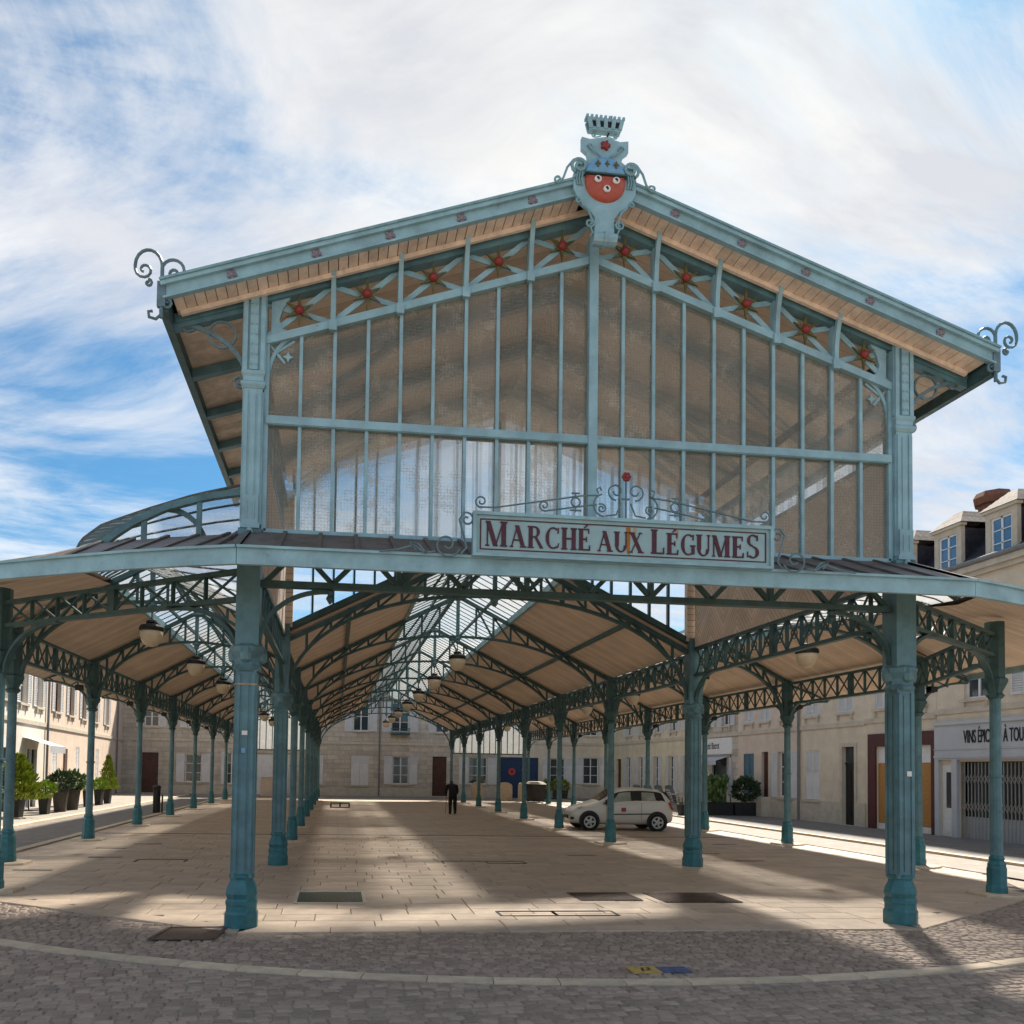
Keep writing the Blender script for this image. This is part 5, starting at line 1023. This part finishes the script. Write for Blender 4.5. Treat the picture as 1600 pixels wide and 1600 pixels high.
# chairs
def chair(label,loc,rz,m,group):
    t=thing('cafe_chair',label,'chair',loc,rz,group); fm=MB()
    for x in (-.21,.21):
        for y in (-.2,.2): MB().tube([(x*1.1,y*1.15,0),(x,y,.45)],.014,5).build('leg',rim,t)
    MB().box(-.23,.23,-.22,.22,.44,.47).build('seat',m,t)
    MB().tube([(-.22,.2,.46),(-.22,.25,.66),(-.25,.1,.66),(-.26,-.18,.66),(-.22,-.2,.45)],.013,5).build('arm',rim,t); MB().tube([(.22,.2,.46),(.22,.25,.66),(.25,.1,.66),(.26,-.18,.66),(.22,-.2,.45)],.013,5).build('arm',rim,t)
    k=MB(); pts=[(-.22+.44*i/8,.235+.03*math.sin(PI*i/8),0) for i in range(9)]
    for a,b in zip(pts,pts[1:]):
        za=.86+.05*math.sin(PI*pts.index(a)/8); zb=.86+.05*math.sin(PI*pts.index(b)/8); k.add([(a[0],a[1],.5),(b[0],b[1],.5),(b[0],b[1]+.04,zb),(a[0],a[1]+.04,za)],[(0,1,2,3)])
    k.build('backrest',m,t); return t
for i,(y,n) in enumerate(((25.9,3),(27.3,3),(28.3,4))):
    for j in range(n): chair('dark wicker armchair stacked behind the potted shrubs outside the pink house',(-15.5,y,.06+.24*j+.12),R(-80),potm,'stacked wicker armchairs')
t=thing('cafe_table','black metal table frame beside the stacked wicker chairs','table',(-15.4,24.6,.06)); MB().box(-.4,.4,-.7,.7,1.0,1.04).build('top',black,t)
for x in (-.37,.37):
    for y in (-.67,.67): MB().box(x-.02,x+.02,y-.02,y+.02,0,1.0).build('leg',black,t)
for i in range(4):
    for j in range(5): chair('grey metal chair in the tight stack outside the bistro',(11.5+.55*i,26.9+.1*j,.045+.12*j),R(10),pipe,'stacked metal chairs')
# bin, bollards, trestle
t=thing('wheelie_bin','dark wheeled refuse bin with pale lid before the blue door','bin',(9.75,40.6,0),R(10)); k=MB(); k.add([(-.42,-.36,.06),(.42,-.36,.06),(.42,.36,.06),(-.42,.36,.06),(-.5,-.44,1.15),(.5,-.44,1.15),(.5,.44,1.15),(-.5,.44,1.15)],[(0,3,2,1),(4,5,6,7),(0,1,5,4),(1,2,6,5),(2,3,7,6),(3,0,4,7)]); k.build('body',potm,t); MB().add([(-.53,-.48,1.16),(.53,-.48,1.16),(.53,.48,1.2),(-.53,.48,1.2),(-.4,-.3,1.3),(.4,-.3,1.3),(.4,.4,1.34),(-.4,.4,1.34)],[(0,1,5,4),(1,2,6,5),(2,3,7,6),(3,0,4,7),(4,5,6,7)]).build('lid',trim,t)
for x in (-.4,.4): o=MB().lathe([(.1,-.03),(.1,.03)],10).build('wheel',tyre,t); o.location=(x,.4,.1); o.rotation_euler=(0,R(90),0)
for i,(x,y,w) in enumerate(((6.25,42.9,.75),(8.05,42.4,.95),(8.95,41.6,.30))):
    t=thing('stone_bollard','pale round-topped stone bollard in front of the far houses','bollard',(x,y,0),0,'round-topped stone bollards'); k=MB(); k.prism([(-w/2,0),(w/2,0),(w/2,.95)]+[(w/2*math.cos(R(a)),.95+.28*math.sin(R(a))) for a in range(15,180,15)]+[(-w/2,.95)],lambda a,b,d:(a,d,b),-.18,.18); k.build('stone',band_m,t)
t=thing('litter_bin','slim black litter post standing beside the left side columns' if False else 'slim black litter post on the street edge by the plant aisle','litter bin',(-10.75,24.2,0)); MB().lathe([(.15,0),(.15,1.0),(.17,1.02),(.17,1.1),(.1,1.15)],12).build('body',black,t); MB().box(.2,.26,-.03,.03,0,.75).build('post',black,t)
t=thing('utility_cabinet','low pinkish utility cabinet with white top near the white gate','cabinet',(-7.9,45.5,0)); MB().box(-.5,.5,-.3,.3,0,1.28).build('cabinet',pinkr,t); MB().box(-.55,.55,-.35,.35,1.281,1.4).build('top',white,t)
t=thing('low_trestle','low black steel frame standing on the nave floor','trestle',(-3.05,30.3,0)); k=MB(); k.box(-.48,.48,-.04,.04,.20,.26)
for x in (-.46,0,.46): k.box(x-.04,x+.04,-.04,.04,0,.2)
k.box(-.48,.48,-.04,.04,0.0,.05); k.build('frame',black,t)
# ---------------------------------------------------------------- floor covers and markings
def plate(name,label,cat,pts,z,m,bars=0,frame=None):
    t=thing(name,label,cat,(pts[0][0],pts[0][1],0)); ox,oy=pts[0]; P=[(x-ox,y-oy) for x,y in pts]
    MB().add([(x,y,z) for x,y in P],[(0,1,2,3)]).build('plate',m,t)
    if bars:
        k=MB()
        for i in range(bars+1):
            a=i/bars; p=[P[0][j]+(P[1][j]-P[0][j])*a for j in (0,1)]; q=[P[3][j]+(P[2][j]-P[3][j])*a for j in (0,1)]; k.bar((*p,z+.006),(*q,z+.006),.016,.012)
        k.build('bars',brown_iron,t)
    if frame:
        k=MB()
        for a,b in zip(P,P[1:]+P[:1]): k.bar((*a,z+.004),(*b,z+.004),.05,.012)
        k.build('frame',frame,t)
    return t
plate('floor_light_plate','framed greenish glass plate set in the floor near the left front column','floor plate',[(-3.87,1.66),(-2.84,1.66),(-2.84,2.75),(-3.87,2.75)],.005,greeng,0,trim)
plate('floor_grate','smaller dark iron floor grate inside the entrance','grate',[(.53,1.84),(1.51,1.84),(1.51,2.64),(.53,2.64)],.005,gratem,24)
plate('floor_grate','wider brown iron floor grate inside the entrance','grate',[(1.82,1.65),(3.05,1.65),(3.05,2.6),(1.82,2.6)],.005,gratem,30)
plate('manhole_cover','rusty brown cover in the setts at the foot of the front column','manhole cover',[(-5.4,-.75),(-4.68,-.75),(-4.62,-.08),(-5.3,-.08)],.002,brown_iron,0,brown_iron)
def outline(label,pts):
    t=thing('access_hatch',label,'hatch',(pts[0][0],pts[0][1],0)); ox,oy=pts[0]; k=MB()
    for a,b in zip(pts,pts[1:]): k.bar((a[0]-ox,a[1]-oy,.004),(b[0]-ox,b[1]-oy,.004),.035,.008)
    k.build('rim',black,t)
outline('long dark-rimmed floor hatch just inside the front edge',[(-1,.62),(-1,.97),(.68,.97),(.68,.62),(-.2,.62),(-.2,.97),(-.2,.62),(-1,.62)])
outline('dark-rimmed double floor hatch farther inside the nave',[(-.97,6.7),(-.97,7.1),(.83,7.1),(.83,6.7),(0,6.7),(0,7.1)])
outline('dark-rimmed floor hatch on the plant side of the front bay',[(-7.4,6.8),(-7.4,7.2),(-6.4,7.2),(-6.4,6.8)])
for i,(x,y) in enumerate(((-8.6,9.5),(-8.2,7.6),(-8.0,10.6),(2.6,8.4),(6.0,9.0),(6.3,7.4),(7.8,11.5),(-8.9,5.4))):
    t=thing('drain_slot','short dark drain slot in the stone floor','drain',(x,y,0),0,'drain slots in the floor'); MB().box(-.35,.35,-.06,.06,-.01,.005).build('slot',black,t)
MB().box(-10.3,10.3,13.75,13.9,-.02,.003).build('drain_channel',gratem,floor)
t=thing('ground_marking','small yellow and blue painted marking on the setts before the stone band','ground marking',(-.30,-2.46,0))
MB().box(0,.30,0,.24,-.012,.003).build('yellow_field',ypaint,t); MB().box(.31,.62,.02,.22,-.012,.0025).build('blue_field',bpaint,t)
k=MB(); k.add([(.10,.05,.0045),(.13,.05,.0045),(.17,.19,.0045),(.14,.19,.0045)],[(0,1,2,3)]); k.add([(.16,.06,.0046),(.22,.09,.0046),(.21,.12,.0046),(.15,.10,.0046)],[(0,1,2,3)]); k.add([(.19,.13,.0047),(.23,.13,.0047),(.23,.19,.0047),(.19,.19,.0047)],[(0,1,2,3)]); k.build('figure',black,t)
# ---------------------------------------------------------------- car
CAR=thing('parked_car','pale grey three-door hatchback parked between the columns','car',(4.85,17.25,0),R(-4))
ST=[ # x, bottom, sill(lower side), belt, top, half width belt, half width top
 (.0,.32,.42,.50,.58,.48,.40),(.06,.24,.40,.60,.69,.64,.52),(.20,.20,.38,.68,.78,.74,.60),(.5,.19,.36,.78,.88,.80,.66),(.85,.19,.35,.86,.97,.82,.68),(1.05,.19,.35,.89,1.06,.82,.66),(1.35,.19,.35,.92,1.27,.825,.60),(1.62,.19,.35,.94,1.42,.825,.57),(1.95,.19,.35,.955,1.475,.825,.565),(2.4,.19,.35,.975,1.49,.825,.56),(2.8,.19,.35,.99,1.465,.82,.555),(3.1,.20,.35,1.0,1.42,.81,.55),(3.32,.21,.36,1.0,1.34,.79,.54),(3.45,.23,.38,.98,1.2,.76,.55),(3.55,.27,.42,.86,.98,.72,.56),(3.6,.33,.45,.68,.76,.66,.52)]
def ring_(s):
    x,b,si,be,tp,wb,wt=s; half=[(0,b),(wb*.82,b),(wb*.97,si),(wb*1.0,(si+be)/2),(wb*.985,be),(wb*.93,be+(tp-be)*.12),(wt*1.06,be+(tp-be)*.72),(wt*.9,tp-.02),(wt*.45,tp),(0,tp+.008)]
    return [(x,-a,z) for a,z in half]+[(x,a,z) for a,z in half[-2:0:-1]]
rg=[ring_(s) for s in ST]; n=len(rg[0]); k=MB(); vs=[p for r_ in rg for p in r_]; fs=[(i*n+j,i*n+(j+1)%n,(i+1)*n+(j+1)%n,(i+1)*n+j) for i in range(len(rg)-1) for j in range(n)]+[tuple(range(n-1,-1,-1)),tuple(range((len(rg)-1)*n,len(rg)*n))]
k.add(vs,fs); body=k.build('body',carp,CAR,smooth=True); sm_=body.modifiers.new('s','SUBSURF'); sm_.levels=1; sm_.render_levels=2
def side_pt(x,t,s,off=.012):
    for a,b in zip(ST,ST[1:]):
        if a[0]<=x<=b[0]:
            f=(x-a[0])/(b[0]-a[0]); be,tp,wb,wt=[a[i]+(b[i]-a[i])*f for i in (3,4,5,6)]
            z=be+(tp-be)*t; y=wb*.95+(wt*1.0-wb*.95)*t; return (x,s*(y+off),z)
def glassplate(x0,x1,t0,t1,s,name,m,n=6,slant0=0,slant1=0,off=.012):
    k=MB(); vs=[]
    for i in range(n+1):
        f=i/n
        for t in (t0,t1):
            tt=(t-t0)/(t1-t0) if t1!=t0 else 0; x=x0+(x1-x0)*f+(slant0*(1-f)+slant1*f)*tt; vs.append(side_pt(x,t,s,off))
    k.add(vs,[(2*i,2*i+1,2*i+3,2*i+2) for i in range(n)]); return k.build(name,m,CAR)
cabin=mat('dark_car_glass',(.02,.025,.025),.08,.05,3,spec=.8); seen=mat('pale_car_glass',(.30,.33,.28),.12,.2,2,spec=.8)
for s in (-1,1):
    glassplate(1.08,3.28,.06,.80,s,'window_surround',black,10,.42,-.10,.012); glassplate(1.40,2.08,.12,.72,s,'door_window',seen,5,.28,0,.018); glassplate(2.45,2.95,.16,.70,s,'rear_side_window',seen,5,.02,-.04,.018)
    k=MB(); 
    for x in (.62,2.98):
        o=MB().lathe([(.355,-.02),(.355,.02)],24).build('wheel_arch',black,CAR); o.location=(x,s*.80,.33); o.rotation_euler=(R(90),0,0)
        w=MB().lathe([(.20,-.09),(.27,-.10),(.30,-.07),(.30,.07),(.27,.10),(.20,.09)],24).build('wheel',tyre,CAR); w.location=(x,s*.765,.30); w.rotation_euler=(R(90),0,0)
        r_=MB(); r_.lathe([(.165,.012),(.205,.014),(.205,0)],24,cap=False); 
        for q in range(5): a=2*PI*q/5; r_.bar((0,0,.02),(.19*math.cos(a),.19*math.sin(a),.014),.07,.02,(0,0,1))
        r_.lathe([(.05,.01),(.05,.035),(.03,.04)],10); ro=r_.build('rim',rim,w); ro.location=(0,0,.085*(1 if s<0 else -1)); ro.rotation_euler=(0 if s<0 else PI,0,0)
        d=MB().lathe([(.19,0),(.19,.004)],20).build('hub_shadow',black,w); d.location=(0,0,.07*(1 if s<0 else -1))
    MB().add([(x,s*.832,z) for x,z in ((1.35,.545),(2.75,.575),(2.75,.61),(1.35,.58))],[(0,1,2,3)]).build('rub_strip',black,CAR)
    k=MB(); k.add([(.05,s*.50,.60),(.10,s*.64,.62),(.42,s*.76,.80),(.36,s*.66,.83),(.16,s*.55,.74)],[(0,1,2,3,4)]); k.build('headlight',lampc,CAR)
    MB().box(.02,.10,s*.58-.10,s*.58+.1,.36,.45).build('fog_light',black,CAR)
    MB().add([(3.36,s*.80,1.0),(3.46,s*.77,1.0),(3.58,s*.71,.74),(3.50,s*.765,.74)],[(0,1,2,3)]).build('tail_light',redl,CAR)
    MB().lathe([(.03,-.10),(.085,-.07),(.085,.07),(.03,.1)],8,(1.22,s*.92)).build('mirror',black,CAR).location=(0,0,.98)
    MB().bar((2.28,s*.835,.78),(2.40,s*.835,.785),.02,.025).build('door_handle',carp,CAR); k=MB(); k.box(2.42,2.428,s*.828-.002,s*.828+.002,.36,.95); k.box(1.20,1.208,s*.829-.002,s*.829+.002,.36,.9); k.build('door_seam',black,CAR)
MB().add([(1.72,-.836,.66),(1.88,-.836,.66),(1.88,-.836,.80),(1.72,-.836,.80)],[(0,1,2,3)]).build('door_emblem',redl,CAR)
k=MB(); k.add([(1.00,-.60,1.02),(1.00,.60,1.02),(1.60,.52,1.425),(1.60,-.52,1.425)],[(0,1,2,3)]); k.build('windscreen',cabin,CAR).location=(-.012,0,.02)
MB().add([(3.34,-.5,1.34),(3.34,.5,1.34),(3.50,.56,1.06),(3.50,-.56,1.06)],[(0,1,2,3)]).build('rear_window',cabin,CAR).location=(.03,0,.01)
MB().box(-.03,.02,-.26,.26,.38,.50).build('grille',black,CAR)
# ---------------------------------------------------------------- person
PM=thing('person','stooped person in a black coat and trousers walking away with a stick','person',(2.0,25.5,0))
def skinmesh(name,verts,edges,rad,m,par,root=0,lev=2):
    me=bpy.data.meshes.new(name); me.from_pydata(verts,edges,[]); o=bpy.data.objects.new(name,me); COL.objects.link(o); o.parent=par; me.materials.append(m)
    sk=o.modifiers.new('skin','SKIN'); 
    if not me.skin_vertices: me.skin_vertices.new()
    for i,sv in enumerate(me.skin_vertices[0].data): r_=rad[i]; sv.radius=r_ if isinstance(r_,tuple) else (r_,r_); sv.use_root=(i==root)
    ss=o.modifiers.new('sub','SUBSURF'); ss.levels=1; ss.render_levels=lev
    for p in me.polygons: p.use_smooth=True
    return o
# walking away from the camera (+y), back bent forward
V_=[(0,0,.86),(0,.06,1.02),(0,.16,1.18),(0,.30,1.30),(0,.40,1.33),   # pelvis, waist, chest, shoulders, neck
   (-.10,-.01,.80),(-.11,.02,.45),(-.12,-.04,.08),(-.12,.10,.04),     # left leg
   (.10,-.01,.80),(.11,.06,.45),(.12,.02,.08),(.12,.16,.04),          # right leg
   (-.20,.28,1.26),(-.27,.30,1.02),(-.25,.40,.80),                    # left arm
   (.20,.28,1.26),(.25,.24,1.02),(.20,.36,.86)]                       # right arm
E_=[(0,1),(1,2),(2,3),(3,4),(0,5),(5,6),(6,7),(7,8),(0,9),(9,10),(10,11),(11,12),(3,13),(13,14),(14,15),(3,16),(16,17),(17,18)]
r_=[(.19,.15),(.185,.15),(.20,.15),(.19,.13),.07,.12,.09,.07,.05,.12,.09,.07,.05,.095,.07,.05,.095,.07,.05]
skinmesh('coat_and_trousers',V_,E_,r_,cloth,PM)
hd=MB(); 
prof=[(.01,-.13),(.055,-.12),(.085,-.07),(.098,0),(.092,.06),(.065,.105),(.01,.125)]
hd.lathe(prof,14); o=hd.build('head',skin,PM,smooth=True); o.location=(0,.50,1.38); o.rotation_euler=(R(-35),0,0); o.scale=(.82,1,1)
hr=MB(); hr.lathe([(.103,-.05),(.106,0),(.10,.065),(.07,.115),(.01,.136)],14); o=hr.build('hair',hair,PM,smooth=True); o.location=(0,.49,1.385); o.rotation_euler=(R(-25),0,0); o.scale=(.84,1,1)
for s in (-1,1):
    e=MB().lathe([(.01,-.03),(.018,0),(.01,.03)],8).build('ear',skin,PM); e.location=(s*.083,.49,1.375)
nz_=MB().add([(-.015,.0,0),(.015,0,0),(0,.03,-.01),(0,0,.05)],[(0,1,2),(1,3,2),(3,0,2)]).build('nose',skin,PM); nz_.location=(0,.585,1.34)
def hand(x,y,z):
    vs=[(0,0,.03),(0,.0,-.05)]; es=[(0,1)]; rd=[(.028,.016),(.034,.015)]
    for i,dx in enumerate((-.03,-.01,.01,.03)):
        a=len(vs); vs+=[(dx,.0,-.075),(dx*1.05,.018,-.10),(dx*1.05,.03,-.085+(.01 if i in(0,3) else 0))]; es+=[(1,a),(a,a+1),(a+1,a+2)]; rd+=[.009,.0085,.008]
    a=len(vs); vs+=[(.035,.015,-.02),(.04,.035,-.045)]; es+=[(0,a),(a,a+1)]; rd+=[.011,.009]
    o=skinmesh('hand',vs,es,rd,skin,PM,0,1); o.location=(x,y,z)
hand(-.25,.41,.79); hand(.20,.37,.85)
t=thing('walking_stick','pale wooden walking stick held by the stooped person','walking stick',(1.73,25.95,0)); MB().tube([(0,0,0),(.02,-.03,.40),(.03,-.04,.72),(.03,-.06,.78),(.03,-.11,.79),(.03,-.14,.76)],.016,6).build('stick',cane_m,t)
